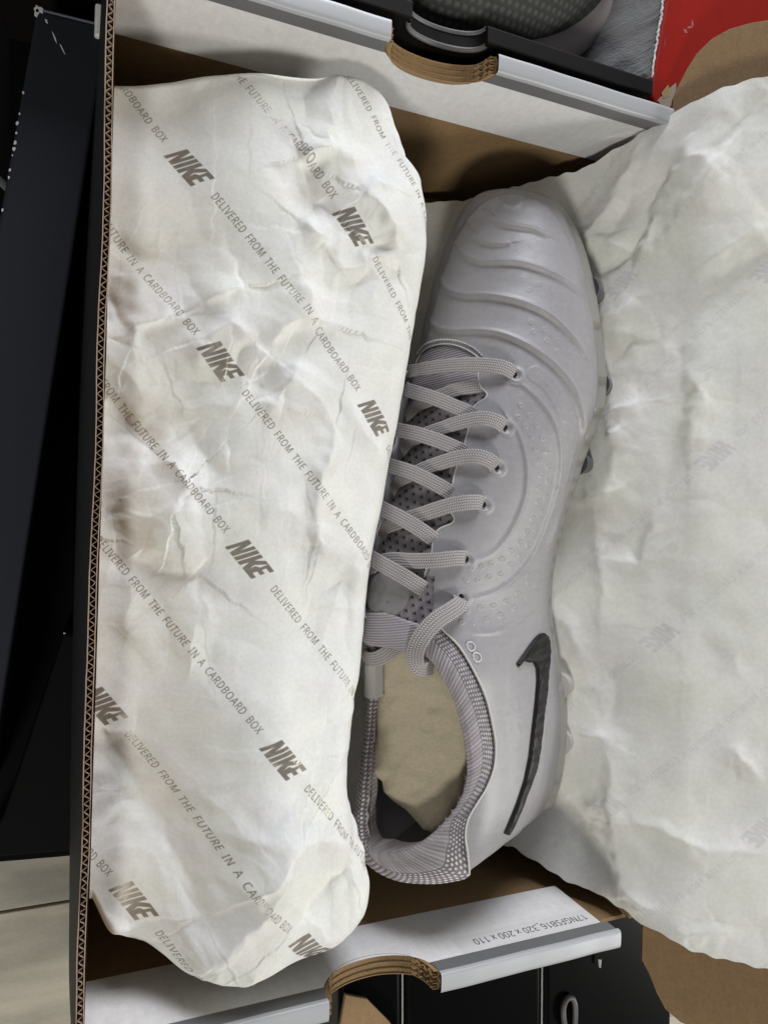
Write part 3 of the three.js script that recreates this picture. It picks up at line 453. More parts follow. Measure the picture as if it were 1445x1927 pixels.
// signed distance (in photo pixels) to a closed outline, positive inside
function sdPoly(poly) { return (x, y) => { let d = 1e18, c = false; for (let i = 0, j = poly.length - 1; i < poly.length; j = i++) { const a = poly[i], b = poly[j], ex = b[0] - a[0], ey = b[1] - a[1], wx = x - a[0], wy = y - a[1], t = clamp((wx * ex + wy * ey) / (ex * ex + ey * ey || 1)), dx = wx - ex * t, dy = wy - ey * t; d = Math.min(d, dx * dx + dy * dy); if ((a[1] > y) !== (b[1] > y) && x < (b[0] - a[0]) * (y - a[1]) / (b[1] - a[1]) + a[0]) c = !c; } return (c ? 1 : -1) * Math.sqrt(d); }; }
function sdLine(line) { return (x, y) => { let d = 1e18, s = 1, at = 0, L = 0; for (let i = 1; i < line.length; i++) { const a = line[i - 1], b = line[i], ex = b[0] - a[0], ey = b[1] - a[1], l = Math.hypot(ex, ey), wx = x - a[0], wy = y - a[1], t = clamp((wx * ex + wy * ey) / (l * l || 1)), dx = wx - ex * t, dy = wy - ey * t, e = dx * dx + dy * dy; if (e < d) { d = e; s = ex * wy - ey * wx > 0 ? 1 : -1; at = L + t * l; } L += l; } return [Math.sqrt(d) * s, at / L]; }; }
const curve2 = (p, n = 40) => smooth2(p, n).map((v) => [v.x, v.y]);
const shoeUV = (p) => [p.z, p.x * 0.86 + p.y * 0.5];
// a surface piece cut to an outline and laid on the boot; off(x, y, sd) is its height above the body
function patch(poly, step, off, uvf = shoeUV, r = 5, inView = false) {
  const sd = sdPoly(poly), xs = poly.map((p) => p[0]), ys = poly.map((p) => p[1]), x0 = Math.min(...xs) - step, y0 = Math.min(...ys) - step, nx = Math.ceil((Math.max(...xs) - x0) / step) + 2, ny = Math.ceil((Math.max(...ys) - y0) / step) + 2;
  const D = new Float32Array(nx * ny); for (let j = 0; j < ny; j++) for (let i = 0; i < nx; i++) D[j * nx + i] = sd(x0 + i * step, y0 + j * step);
  const pts = [], ids = new Map(), I = [];
  const vert = (k) => { let v = ids.get(k); if (v === undefined) { v = pts.length; pts.push([x0 + (k % nx) * step, y0 + Math.floor(k / nx) * step, D[k]]); ids.set(k, v); } return v; };
  const cut = (a, b) => { const key = 'e' + Math.min(a, b) + '_' + Math.max(a, b); let v = ids.get(key); if (v === undefined) { const t = D[a] / (D[a] - D[b]); v = pts.length; pts.push([x0 + lerp(a % nx, b % nx, t) * step, y0 + lerp(Math.floor(a / nx), Math.floor(b / nx), t) * step, 0]); ids.set(key, v); } return v; };
  const tri = (a, b, c) => { const t = [a, b, c], ins = t.filter((k) => D[k] >= 0).length; if (!ins) return; if (ins === 3) { I.push(vert(a), vert(b), vert(c)); return; } const out = []; for (let e = 0; e < 3; e++) { const p = t[e], q = t[(e + 1) % 3]; if (D[p] >= 0) out.push(vert(p)); if ((D[p] >= 0) !== (D[q] >= 0)) out.push(cut(p, q)); } for (let e = 1; e < out.length - 1; e++) I.push(out[0], out[e], out[e + 1]); };
  for (let j = 0; j < ny - 1; j++) for (let i = 0; i < nx - 1; i++) { const a = j * nx + i, b = a + 1, c = a + nx, d = c + 1; tri(a, c, b); tri(b, c, d); }
  const P = new Float32Array(pts.length * 3), U = new Float32Array(pts.length * 2);
  pts.forEach(([x, y, s], k) => { const p = inView ? atDepth(x, y, depthAt(x, y) - off(x, y, s)) : surf(x, y, off(x, y, s), r); P.set([p.x, p.y, p.z], k * 3); U.set(uvf(p, x, y), k * 2); });
  const g = new THREE.BufferGeometry(); g.setAttribute('position', new THREE.BufferAttribute(P, 3)); g.setAttribute('uv', new THREE.BufferAttribute(U, 2)); g.setIndex(I); g.computeVertexNormals(); return g;
}
const line3 = (pts, off, n = 40) => curve2(pts, n).map(([x, y]) => surf(x, y, off));

const boot = thing('football_boot', 'pale lilac-grey football boot with flat laces lying on its side in the open box', 'football boot', [160, -100, 165]);
// outlines in the photograph's pixels
const throatArc = [[776, 716], [783, 698], [792, 674], [805, 659], [825, 651], [848, 650], [870, 656], [892, 668], [909, 684]];
const throatEdge = [[909, 685], [901, 704], [901, 716], [906, 731], [916, 742], [915, 750], [893, 767], [889, 782], [878, 824], [871, 851], [858, 886], [849, 924], [840, 948], [846, 962], [854, 976], [851, 984], [826, 997], [816, 1014], [812, 1042], [801, 1076], [795, 1110], [801, 1134], [808, 1155]];
const collarEdge = [[808, 1155], [828, 1181], [860, 1215], [890, 1265], [910, 1310], [922, 1360], [928, 1400], [925, 1443], [912, 1481], [895, 1511], [880, 1540], [875, 1570], [878, 1602], [880, 1640]];
const pairs = [[806, 1152, 796, 1238], [828, 1181, 813, 1246], [845, 1198, 824, 1262], [860, 1215, 836, 1282], [876, 1240, 847, 1304], [892, 1270, 856, 1328], [906, 1302, 864, 1355], [917, 1338, 871, 1388], [925, 1375, 875, 1420], [928, 1408, 877, 1448], [924, 1445, 874, 1474], [912, 1482, 866, 1500], [896, 1510, 853, 1524], [881, 1540, 836, 1545], [876, 1570, 815, 1566], [878, 1602, 792, 1583], [882, 1648, 768, 1595], [845, 1660, 748, 1601], [800, 1663, 733, 1603], [750, 1658, 719, 1602], [712, 1642, 706, 1598], [686, 1621, 697, 1590], [671, 1595, 690, 1577], [664, 1558, 686, 1555], [671, 1500, 689, 1492], [679, 1440, 695, 1424], [687, 1370, 701, 1352], [692, 1300, 705, 1290], [694, 1240, 706, 1236]];
const openPoly = [...pairs.map((p) => [p[2] + (p[0] - p[2]) * 0.12, p[3] + (p[1] - p[3]) * 0.12]), [706, 1215], [740, 1212], [778, 1222]];
{
  const { sections, NS, NA } = body, inOpen = sdPoly(openPoly);
  const shell = (shrink, i0, i1, open) => {
    const cen = sections.map((s) => s.reduce((a, p) => a.add(p), V(0, 0, 0)).multiplyScalar(1 / NA));
    const P = sections.map((s, i) => s.map((p) => p.clone().lerp(cen[i], shrink)));
    const g = sheet(NS, NA, (i, k) => P[i][k], (i, k, p) => shoeUV(p), true), idx = [], ix = g.index.array, pos = g.attributes.position, q = sections.map((s) => s.map(proj)).flat();
    for (let t = 0; t < ix.length; t += 3) {
      const tri = [ix[t], ix[t + 1], ix[t + 2]], i = Math.floor(tri[0] / NA); if (i < i0 || i > i1) continue;
      const [a, b, c] = tri.map((k) => q[k]), front = (b[0] - a[0]) * (c[1] - a[1]) - (b[1] - a[1]) * (c[0] - a[0]);
      const cx = (a[0] + b[0] + c[0]) / 3, cy = (a[1] + b[1] + c[1]) / 3;
      if (open && inOpen(cx, cy) > 0 && front * frontSign > 0) continue;
      idx.push(...tri);
    }
    if (i1 >= NS - 1) { const base = (NS - 1) * NA; for (let k = 1; k < NA - 1; k++) idx.push(base, base + k, base + k + 1); }
    if (i0 <= 0) for (let k = 1; k < NA - 1; k++) idx.push(0, k + 1, k);
    g.setIndex(idx); g.computeVertexNormals(); return g;
  };
  // which winding faces the viewer: compare with the crown of a mid section
  const frontSign = (() => { const k = Math.floor(NA * 0.55), s = 90, a = proj(sections[s][k]), b = proj(sections[s + 1][k]), c = proj(sections[s][k + 1]); return Math.sign((b[0] - a[0]) * (c[1] - a[1]) - (b[1] - a[1]) * (c[0] - a[0])); })();
  part('inner_quarter', shell(0, 0, NS - 1, true), M.leather, boot);
  part('lining', shell(0.045, 118, NS - 3, true), M.lining, boot);

  // leather upper with its moulded ridges and dots
  const C = (p) => curve2(p, 44);
  const ridges = [
    [[943, 380], [951, 391], [964, 396], [974, 393], [978, 386]], [[916, 398], [930, 415], [950, 427], [975, 432], [1000, 436], [1024, 446]], [[882, 428], [897, 448], [918, 459], [945, 463], [958, 461]],
    [[862, 458], [877, 482], [905, 494], [940, 495], [975, 497], [1010, 507], [1045, 522], [1070, 538], [1088, 553]], [[830, 520], [846, 545], [872, 556], [915, 558], [950, 563], [985, 573], [1026, 593], [1060, 622], [1082, 648], [1094, 668]],
    [[808, 598], [826, 618], [855, 624], [900, 624], [935, 628], [975, 643], [1012, 666], [1045, 694], [1072, 729], [1088, 770], [1094, 812], [1090, 856], [1078, 898], [1062, 938], [1045, 982], [1028, 1020]],
    [[952, 720], [972, 722], [990, 734], [1014, 758], [1034, 786], [1046, 820], [1050, 862], [1044, 915], [1028, 970], [1004, 1030], [975, 1075], [935, 1108], [890, 1124], [870, 1124]],
    [[952, 786], [968, 806], [980, 838], [987, 876], [985, 924], [971, 970], [948, 1012], [922, 1040], [895, 1052], [884, 1052]], [[885, 1192], [925, 1190], [965, 1172], [1000, 1146]],
  ].map((p, i) => ({ f: sdLine(C(p)), a: [1.1, 1.2, 1.15, 1.4, 1.45, 1.4, 0.75, 0.65, 0.4][i], w: [3.6, 4, 4, 4.4, 4.5, 4.5, 4, 4, 4.5][i], b: (() => { const xs = p.map((q) => q[0]), ys = p.map((q) => q[1]); return [Math.min(...xs) - 40, Math.max(...xs) + 40, Math.min(...ys) - 40, Math.max(...ys) + 40]; })() }));
  const dots = [[987, 397], [1003, 393], [1016, 411], [1031, 404], [1045, 425], [1018, 396], [968, 456], [976, 474], [1003, 481], [996, 463], [1012, 458], [1030, 479], [1050, 483], [1055, 501], [1077, 500], [1079, 517], [983, 528], [994, 548], [1012, 537], [1020, 558], [1039, 550], [1044, 575], [1062, 569], [1068, 592], [1085, 588], [1101, 612], [997, 608], [1002, 626], [1022, 623], [1026, 643], [1045, 643], [1045, 664], [1063, 662], [1065, 684], [1080, 684], [1079, 709], [1094, 709], [1091, 733], [1106, 734], [1102, 757], [978, 765], [973, 787], [994, 783], [985, 804], [1006, 801], [996, 822], [1017, 824], [1004, 845], [1024, 848], [1061, 813], [1076, 821], [1066, 839], [1077, 850], [1010, 867], [1028, 878], [1011, 918], [1028, 905], [1014, 893], [1024, 935], [1008, 943], [998, 975], [1018, 963], [986, 1000], [1005, 997], [973, 1020], [990, 1024], [957, 1036], [940, 1052], [975, 1045], [920, 1060], [903, 1065], [884, 1068], [956, 1062], [937, 1080], [916, 1085], [896, 1090], [875, 1090], [1048, 1000], [1036, 1016], [1030, 1034], [1022, 1052], [1008, 1068], [990, 1082], [1040, 952], [1052, 962], [1058, 930], [1046, 918], [1064, 900], [1060, 880], [1072, 870], [865, 1171], [887, 1171], [912, 1165], [938, 1157], [963, 1143], [875, 1150], [899, 1143], [924, 1140], [948, 1131], [970, 1115], [988, 1124], [990, 1097], [1005, 1101], [1014, 1080], [1098, 609], [1108, 640], [1104, 660], [1070, 775], [1082, 790]];
  const cell = new Map(); dots.forEach((d) => { for (let i = -1; i <= 1; i++) for (let j = -1; j <= 1; j++) { const k = (Math.floor(d[0] / 16) + i) + '_' + (Math.floor(d[1] / 16) + j); if (!cell.has(k)) cell.set(k, []); cell.get(k).push(d); } });
  const eyes = [[967, 707], [948, 806], [932, 881], [907, 950], [874, 1052], [864, 1122]];
  const pill = sdLine(C([[1005, 706], [1025, 720], [1045, 748], [1062, 780]]));
  // faint raised lettering and pinwheel, drawn once and read as height
  const reliefC = document.createElement('canvas'); reliefC.width = 260; reliefC.height = 240; const rx = reliefC.getContext('2d'); rx.fillStyle = '#000'; rx.fillRect(0, 0, 260, 240); rx.fillStyle = '#fff';
  rx.save(); rx.translate(4, 4); rx.font = 'bold 15px sans-serif'; rx.textBaseline = 'top'; rx.fillText('FlyTouch PLUS', 0, 0); rx.restore();
  rx.save(); rx.translate(80, 130); for (let k = 0; k < 7; k++) { rx.rotate(Math.PI * 2 / 7); rx.beginPath(); rx.moveTo(0, 0); rx.quadraticCurveTo(34, -30, 8, -66); rx.quadraticCurveTo(-6, -40, 0, 0); rx.fill(); } rx.restore();
  const RD = rx.getImageData(0, 0, 260, 240).data, rel = (x, y) => x < 0 || y < 0 || x >= 259 || y >= 239 ? 0 : RD[(Math.floor(y) * 260 + Math.floor(x)) * 4] / 255;
  const vamp = [...throatArc.slice().reverse(), [779, 694], [793, 652], [804, 602], [818, 544], [833, 494], [847, 454], [872, 409], [896, 382], [915, 369], [938, 361], [963, 357], [985, 361], [1010, 369], [1034, 385], [1057, 415], [1071, 444], [1085, 484], [1095, 524], [1105, 574], [1116, 642], [1122, 700], [1121, 740], [1113, 780], [1090, 850], [1070, 920], [1053, 980], [1038, 1040], [1029, 1100], [1025, 1150], [1025, 1190], [1027, 1240], [1032, 1290], [1035, 1340], [1034, 1400], [1030, 1450], [1017, 1500], [998, 1540], [980, 1568], [925, 1607], [884, 1634], ...collarEdge.slice().reverse(), ...throatEdge.slice(0, -1).reverse()];
  const throatD = sdLine([...throatArc, ...throatEdge, ...collarEdge]);
  const relief = (x, y) => {
    let h = 0;
    for (const r of ridges) { if (x < r.b[0] || x > r.b[1] || y < r.b[2] || y > r.b[3]) continue; const [d, t] = r.f(x, y), e = Math.abs(d), fade = Math.pow(Math.sin(Math.PI * clamp(0.03 + 0.94 * t)), 0.4); h += r.a * fade * (d < 0 ? 0.55 * Math.exp(-((d / r.w) ** 2)) + 0.45 * Math.exp(-((d / 19) ** 2)) : 1.22 * Math.exp(-((d / (r.w * 0.95)) ** 2)) - 0.22 * Math.exp(-((d / 17) ** 2))); }
    const ds = cell.get(Math.floor(x / 16) + '_' + Math.floor(y / 16)); if (ds) for (const d of ds) { const e = Math.hypot((x - d[0]) / (d[0] > 1050 ? 0.75 : 1), y - d[1]); h += lerp(0.07, 0.23, sst(480, 800, y)) * Math.exp(-(((e - 3.4) / 1.6) ** 2)); }
    for (const e of eyes) { const d = Math.hypot(x - e[0] - 3, y - e[1] - 2); h += 0.55 * Math.exp(-(((d - 11) / 4.5) ** 2)) - 0.4 * Math.exp(-((d / 7) ** 2)); }
    const pd = pill(x, y); const pe = Math.abs(pd[0]); if (pe < 40) { h += 0.18 * sst(17, 14, pe); const lx = pd[1] * 118, ly = pd[0] + 8; if (pe < 13) h += 0.1 * rel(lx + 2, ly + 4); }
    const fx = (x - 966) * 2.6, fy = (y - 1348) * 2.0; if (Math.abs(fx) < 75 && Math.abs(fy) < 75) h += 0.06 * rel(80 + fx, 130 + fy);
    return h;
  };
  part('leather_upper', patch(vamp, 1.5, (x, y, s) => { const [td] = throatD(x, y), nearThroat = Math.abs(td), side = sst(0, 14, s), lift = nearThroat <= s + 2 ? 1.0 : lerp(-0.35, 1.0, side); return lift + relief(x, y) * sst(0, 10, s + (nearThroat <= s + 2 ? 4 : 0)) + 0.5 * Math.exp(-nearThroat / 9) * 0.3; }, shoeUV, 4), M.leather, boot, 'grey leather upper with moulded waves and small raised rings');

  // pale cut edge of the leather round the throat and the collar
  part('edge_binding', merge([tube(line3(throatArc, 1.0, 30), 0.34), tube(line3(throatEdge.slice(0), 0.95, 90), 0.32), tube(line3(collarEdge, 1.1, 70), 0.36)]), M.binding, boot);
  // stitches round the toe end of the throat
  const sts = smooth2([[790, 668], [803, 652], [824, 643], [850, 642], [874, 648], [897, 661], [913, 678]], 26);
  for (let k = 0; k < 25; k++) { const a = sts[k], b = sts[k + 1], m = (t) => surf(lerp(a.x, b.x, t), lerp(a.y, b.y, t), 1.15 + 0.35 * Math.sin(Math.PI * (t - 0.1) / 0.7)); part('stitch', tube([m(0.1), m(0.45), m(0.8)], 0.28), M.thread, boot); }
  // figure-of-eight bar tack beside the collar
  for (const [cx, cy, rx_, ry] of [[882, 1217, 6.5, 9], [893, 1237, 6.5, 9]]) { const p = []; for (let k = 0; k <= 20; k++) { const a = k / 20 * Math.PI * 2, c = Math.cos(-0.45), s = Math.sin(-0.45), x = rx_ * Math.cos(a), y = ry * Math.sin(a); p.push(surf(cx + x * c - y * s, cy + x * s + y * c, 1.2 + 0.12 * Math.sin(k * 2.4))); } part('bar_tack', tube(p, 0.26), M.thread, boot); }
  // lace eyelets
  for (const e of eyes) {
    const p = []; for (let k = 0; k <= 18; k++) { const a = k / 18 * Math.PI * 2; p.push([e[0] + 4.6 * Math.cos(a), e[1] + 5.6 * Math.sin(a)]); }
    const ring = part('eyelet', patch(p.slice(0, 18), 1.5, () => 1.35), M.hole, boot);
  }
  // the curved check mark on the heel, moulded in black facets
  const MS = 1, mark = [[979, 1242], [969, 1255], [967, 1249], [974, 1240], [989, 1218], [1000, 1203], [1010, 1194], [1018, 1192], [1024, 1197], [1027, 1208], [1028, 1226], [1026, 1254], [1022, 1302], [1015, 1354], [1010, 1406], [1002, 1448], [989, 1482], [974, 1520], [958, 1555], [950, 1567], [944, 1565], [953, 1544], [967, 1510], [981, 1468], [990, 1423], [996, 1371], [1002, 1319], [1005, 1281], [1004, 1257], [998, 1245], [990, 1245]].map((p, i, a) => { const b = a[(i + 1) % a.length], c = a[(i + a.length - 1) % a.length], dx = b[0] - c[0], dy = b[1] - c[1], l = Math.hypot(dx, dy); return [p[0] + 1.6 * dy / l * MS, p[1] - 1.6 * dx / l * MS]; });
  const MR = rng(77), jh = new Map(), hv = (i, j) => { const k = i + '_' + j; if (!jh.has(k)) jh.set(k, [MR() * 1.2, (MR() - 0.5) * 0.5, (MR() - 0.5) * 0.5]); return jh.get(k); };
  const markHeight = (x, y) => { const s = 11, gx = x / s, gy = y / s; let best = 9; const i0 = Math.floor(gx), j0 = Math.floor(gy), u = gx - i0, v = gy - j0; const a = hv(i0, j0)[0], b = hv(i0 + 1, j0)[0], c = hv(i0, j0 + 1)[0], d = hv(i0 + 1, j0 + 1)[0]; return u + v < 1 ? a + (b - a) * u + (c - a) * v : d + (c - d) * (1 - u) + (b - d) * (1 - v); };
  part('curved_mark', (() => { const q = patch(mark, 1.8, (x, y, s) => 1.2 + 0.9 * sst(0, 3, s) + 0.55 * markHeight(x, y) * sst(0, 6, s), shoeUV, 10).toNonIndexed(); q.computeVertexNormals(); return q; })(), M.mark, boot, 'glossy black faceted curved check mark');

  // sole: plate along the lower edge with its studs
  const Rs = pairsTab([[348, 966], [352, 986], [360, 1015], [376, 1044], [405, 1069], [435, 1086], [475, 1101], [520, 1113], [570, 1123], [640, 1132], [700, 1139], [740, 1138], [780, 1130], [850, 1103], [920, 1079], [980, 1059], [1040, 1042], [1100, 1033], [1150, 1029], [1190, 1032], [1240, 1048], [1290, 1058], [1340, 1065], [1400, 1063], [1450, 1058], [1500, 1046], [1540, 1023], [1572, 990], [1612, 930], [1640, 885]]);
  const ka = Math.round(NA * 0.0), plate = sections.map((s, i) => {
    let b = 0; const q = s.map(proj); q.forEach((e, k) => { if (e[0] > q[b][0]) b = k; });
    const edge = s[b], ins = s[0], want = Rs(q[b][1]), grow = (want - q[b][0]) * q[b][2] / F;
    const out = LAT.clone().multiplyScalar(0.55).addScaledVector(UPV, -0.83).normalize(), k = Math.max(0.5, grow / Math.max(0.2, out.dot(ax.r)));
    const e1 = edge.clone().addScaledVector(UPV, 2.5), e2 = edge.clone().addScaledVector(out, k * 0.85).addScaledVector(UPV, 1.5), e3 = edge.clone().addScaledVector(out, k).addScaledVector(UPV, -1.5), mid = s[Math.floor(NA * 0.16)].clone().addScaledVector(UPV, -3.5), far = ins.clone().addScaledVector(UPV, -3).addScaledVector(LAT, 1), top = ins.clone().addScaledVector(UPV, 6).addScaledVector(LAT, -1.2);
    const e0 = edge.clone().addScaledVector(UPV, 3.2).addScaledVector(ax.f, 1.2);
    return new THREE.CatmullRomCurve3([e0, e1, e2, e3, mid, far, top], false, 'centripetal').getPoints(24);
  });
  part('outsole', sheet(NS, 25, (i, k) => plate[i][k], (i, k, p) => shoeUV(p)), M.outsole, boot, 'translucent cream sole plate');
  const studs = [[1124, 556, 0, 1], [1133, 728, 0, 1], [1093, 872, 0, 1], [1058, 1296, 1, 1], [1066, 1408, 1, 1], [1040, 480, 0, 0.45], [1010, 660, 0, 0.45], [930, 1480, 1, 0.45]];
  studs.forEach(([x, y, pale, k]) => {
    let i = 0, e = 1e9; sections.forEach((s, n) => { const q = proj(s[Math.floor(NA * 0.28)]); if (Math.abs(q[1] - y) < e) { e = Math.abs(q[1] - y); i = n; } });
    const a = plate[i][10], b = plate[i][18], c = a.clone().lerp(b, k === 1 ? (pale ? 0.08 : 0.065) : 0.8).addScaledVector(UPV, -0.3);
    const g = new THREE.LatheGeometry([[0, 0], [5.2, 0], [5.1, 0.8], [4.6, 5], [3.9, 10.6], [3.3, 11.6], [0, 11.9]].map(([u, v]) => new THREE.Vector2(u * (pale ? 1.1 : 1), v * 0.95)), 20);
    const dn = UPV.clone().negate(); g.applyQuaternion(new THREE.Quaternion().setFromUnitVectors(V(0, 1, 0), dn)); g.translate(c.x, c.y, c.z);
    part('stud', g, pale ? M.studPale : M.stud, boot);
  });
}
// knitted collar, tongue, laces
const knitRib = (() => { const f = (srgb) => (x, w, h) => { for (let j = 0; j < h; j++) for (let i = 0; i < w; i++) { } }; return null; })();
const ribTex = (srgb) => dataTex(256, 256, (u, v) => {
  // u runs along the edge (one rib per 1/4 tile), v across: ribs near the opening, dotted mesh towards the leather
  let c;
  if (v < 0.56) { const r = Math.abs(((u * 4) % 1) - 0.5) * 2, st = 0.5 + 0.5 * Math.sin(v * 2 * Math.PI * 26 + (u * 4 % 1 < 0.5 ? 1.6 : 0)); c = 0.42 + 0.42 * Math.pow(1 - r, 0.6) * (0.7 + 0.3 * st); }
  else { const row = Math.floor(v * 14), a = ((u * 4 + (row % 2) * 0.5) % 1) - 0.5, b = ((v * 14) % 1) - 0.5, d = Math.hypot(a * 1.1, b); c = 0.2 + 0.85 * sst(0.52, 0.15, d); }
  c = clamp(c * (0.9 + 0.1 * Math.sin(Math.floor(u * 4) * 2.3 + 1)) + 0.3 * (rs() - 0.5) * (0.4 + 0.6 * Math.abs(Math.sin(v * 60))) ); return srgb ? [0.42 + 0.54 * c, 0.405 + 0.52 * c, 0.415 + 0.53 * c] : c;
}, srgb);
const meshTex = (srgb) => dataTex(256, 256, (u, v) => {
  const row = Math.floor(v * 4), a = (u * 4 + (row % 2) * 0.5) % 1, b = (v * 4) % 1; const tri = b > 0.28 && b < 0.62 && Math.abs(a - 0.5) < (b - 0.2) * 0.62;
  const st = 0.5 + 0.5 * Math.sin((u * 32 + 0.5 * Math.sin(v * 64 * Math.PI)) * 2 * Math.PI), st2 = 0.5 + 0.5 * Math.sin(v * 2 * Math.PI * 32);
  const c = tri ? 0.06 : clamp(0.62 + 0.2 * st * st2 + 0.1 * (rs() - 0.5) - 0.22 * Math.exp(-Math.abs(b - 0.2) * 12) * (Math.abs(a - 0.5) < 0.34 ? 1 : 0)); return srgb ? [0.16 + 0.52 * c, 0.145 + 0.505 * c, 0.152 + 0.51 * c] : c;
}, srgb);
const fineTex = (srgb) => dataTex(128, 128, (u, v) => { const a = Math.abs(((u * 16) % 1) - 0.5) * 2, k = ((v * 16 + Math.abs(((u * 16) % 1) - 0.5)) % 1), c = 0.4 + 0.45 * (1 - a) * (0.6 + 0.4 * sst(0, 0.5, k)) + 0.1 * (rs() - 0.5); return srgb ? [0.34 + 0.46 * c, 0.325 + 0.445 * c, 0.338 + 0.455 * c] : c; }, srgb);
const braidTex = (srgb) => dataTex(128, 128, (u, v) => { // u along the lace, v across
  const col = Math.floor(v * 6), k = (u * 9 + (col % 2 ? v * 6 : -v * 6) * 0.7 + 16) % 1, e = Math.abs(((v * 6) % 1) - 0.5) * 2, c = clamp(0.22 + 0.72 * Math.sin(Math.PI * k) * Math.pow(1 - e, 0.35) + 0.06 * (rs() - 0.5)); return srgb ? [0.29 + 0.6 * c, 0.278 + 0.585 * c, 0.28 + 0.575 * c] : c;
}, srgb);
M.collar = std({ map: ribTex(true), bumpMap: ribTex(false), bumpScale: 0.0008, roughness: 0.9, side: THREE.DoubleSide });
M.mesh = std({ map: rep(meshTex(true), 1 / 11), bumpMap: rep(meshTex(false), 1 / 11), bumpScale: 0.0005, roughness: 0.9, side: THREE.DoubleSide });
M.fine = std({ map: rep(fineTex(true), 1 / 14), bumpMap: rep(fineTex(false), 1 / 14), bumpScale: 0.0004, roughness: 0.9, side: THREE.DoubleSide });
M.lace = std({ map: braidTex(true), bumpMap: braidTex(false), bumpScale: 0.0003, roughness: 0.85 });
{
  // collar: rises from the leather edge, rounds over the opening's lip and turns down inside
  const N = 260, A = smooth2(pairs.map((p) => [p[0], p[1]]), 400), tabA = [0, 1, 2, 3].map((c) => new THREE.CatmullRomCurve3(pairs.map((p, i) => V(p[0], p[1], 0)), false, 'centripetal'));
  const cO = new THREE.CatmullRomCurve3(pairs.map((p) => V(p[0], p[1], 0)), false, 'centripetal'), cI = new THREE.CatmullRomCurve3(pairs.map((p) => V(p[2], p[3], 0)), false, 'centripetal');
  const M_ = 22, rowP = [], arc = [0]; let last = null;
  for (let i = 0; i < N; i++) {
    const t = i / (N - 1), o = cO.getPoint(t), n = cI.getPoint(t); if (last) arc.push(arc[i - 1] + Math.hypot((o.x + n.x - last.x) / 2, (o.y + n.y - last.y) / 2) * 0.215); last = o.clone().add(n);
  }
  const g = sheet(N, M_, (i, j) => {
    const t = i / (N - 1), o = cO.getPoint(t), n = cI.getPoint(t), w = j / (M_ - 1) * 1.42, k = Math.min(1, w), wd = Math.hypot(o.x - n.x, o.y - n.y) * 0.21;
    const px = lerp(o.x, n.x, k), py = lerp(o.y, n.y, k), rib = 0.16 * Math.sin(arc[i] * 2 * Math.PI / 1.75) * sst(0.3, 0.55, k);
    const bulge = 0.15 + Math.min(1.6, wd * 0.2) * Math.sin(Math.PI * Math.min(0.62, k * 0.62)) - 1.0 * sst(0.78, 1.0, k);
    const p = surf(px, py, bulge + rib, 6);
    if (w > 1) { const d = (w - 1) / 0.42; p.addScaledVector(UPV, -11 * d).addScaledVector(ax.r, (o.x > n.x ? 1 : -1) * 2.4 * d); }
    return p;
  }, (i, j) => { const wd = Math.hypot(cO.getPoint(i / (N - 1)).x - cI.getPoint(i / (N - 1)).x, cO.getPoint(i / (N - 1)).y - cI.getPoint(i / (N - 1)).y) * 0.21; const w = j / (M_ - 1) * 1.42; return [arc[i] / 7, clamp(0.98 - w * clamp(wd / 15, 0.35, 0.98), 0.01, 0.98)]; });
  part('knit_collar', g, M.collar, boot, 'ribbed lilac-grey knit collar');
  const seam = []; for (let i = 8; i < 190; i++) { const t = i / 259, o = cO.getPoint(t), n = cI.getPoint(t); seam.push(surf(lerp(o.x, n.x, 0.44), lerp(o.y, n.y, 0.44), 1.2 + 0.5 * (i % 5 < 3 ? 1 : -1.4), 6)); }
  // tongue
  const tongueUV = (p) => [p.z * 0.97 + p.x * 0.24, p.x * 0.86 - p.z * 0.2 + p.y * 0.5];
  const tongue = [[783, 700], [792, 672], [806, 657], [848, 648], [895, 664], [915, 690], [922, 752], [900, 785], [884, 850], [858, 955], [858, 990], [826, 1020], [816, 1100], [814, 1165], [800, 1200], [760, 1205], [712, 1175], [700, 1160], [704, 1110], [716, 1050], [728, 990], [740, 920], [750, 860], [760, 800], [772, 745]];
  part('tongue', patch(tongue, 3, (x, y) => 0.5 + 0.15 * n2(x * 0.03, y * 0.03) + 1.4 * sst(1000, 1180, y), tongueUV), M.mesh, boot, 'dark grey perforated knit tongue');
  const bib = [[786, 694], [796, 670], [812, 657], [848, 649], [890, 664], [906, 684], [902, 712], [850, 738], [800, 742], [776, 728]];
  part('tongue_toe_panel', patch(bib, 3, () => 0.75, tongueUV), M.fine, boot);
  const top = [[700, 1152], [730, 1150], [762, 1162], [800, 1176], [792, 1206], [779, 1228], [760, 1219], [738, 1212], [712, 1210], [692, 1202], [678, 1191], [684, 1170]];
  part('tongue_top', patch(top, 2.5, (x, y, s) => 2.6 + 1.2 * sst(1160, 1215, y) - 1.2 * sst(3, 0, s), tongueUV), M.fine, boot, 'folded fine knit top of the tongue');
  const bk = patch(top, 4, (x, y, s) => 0.6, tongueUV); part('tongue_top_back', bk, M.fine, boot);
  const badge = curve2([[706, 1090], [725, 1078], [760, 1092], [772, 1110], [765, 1140], [748, 1156], [728, 1160], [704, 1146], [700, 1120], [706, 1090]], 40).slice(0, 40);
  part('tongue_badge', patch(badge, 1.8, (x, y, s) => { const c = cells(x, y, 15, 5); return 1.75 + sst(0, 4, s) * (0.3 - 0.5 * c[0] * c[0]); }, tongueUV), phys({ color: lin(0.25, 0.24, 0.245), roughness: 0.5, clearcoat: 0.15 }), boot, 'smooth moulded grey badge on the tongue');
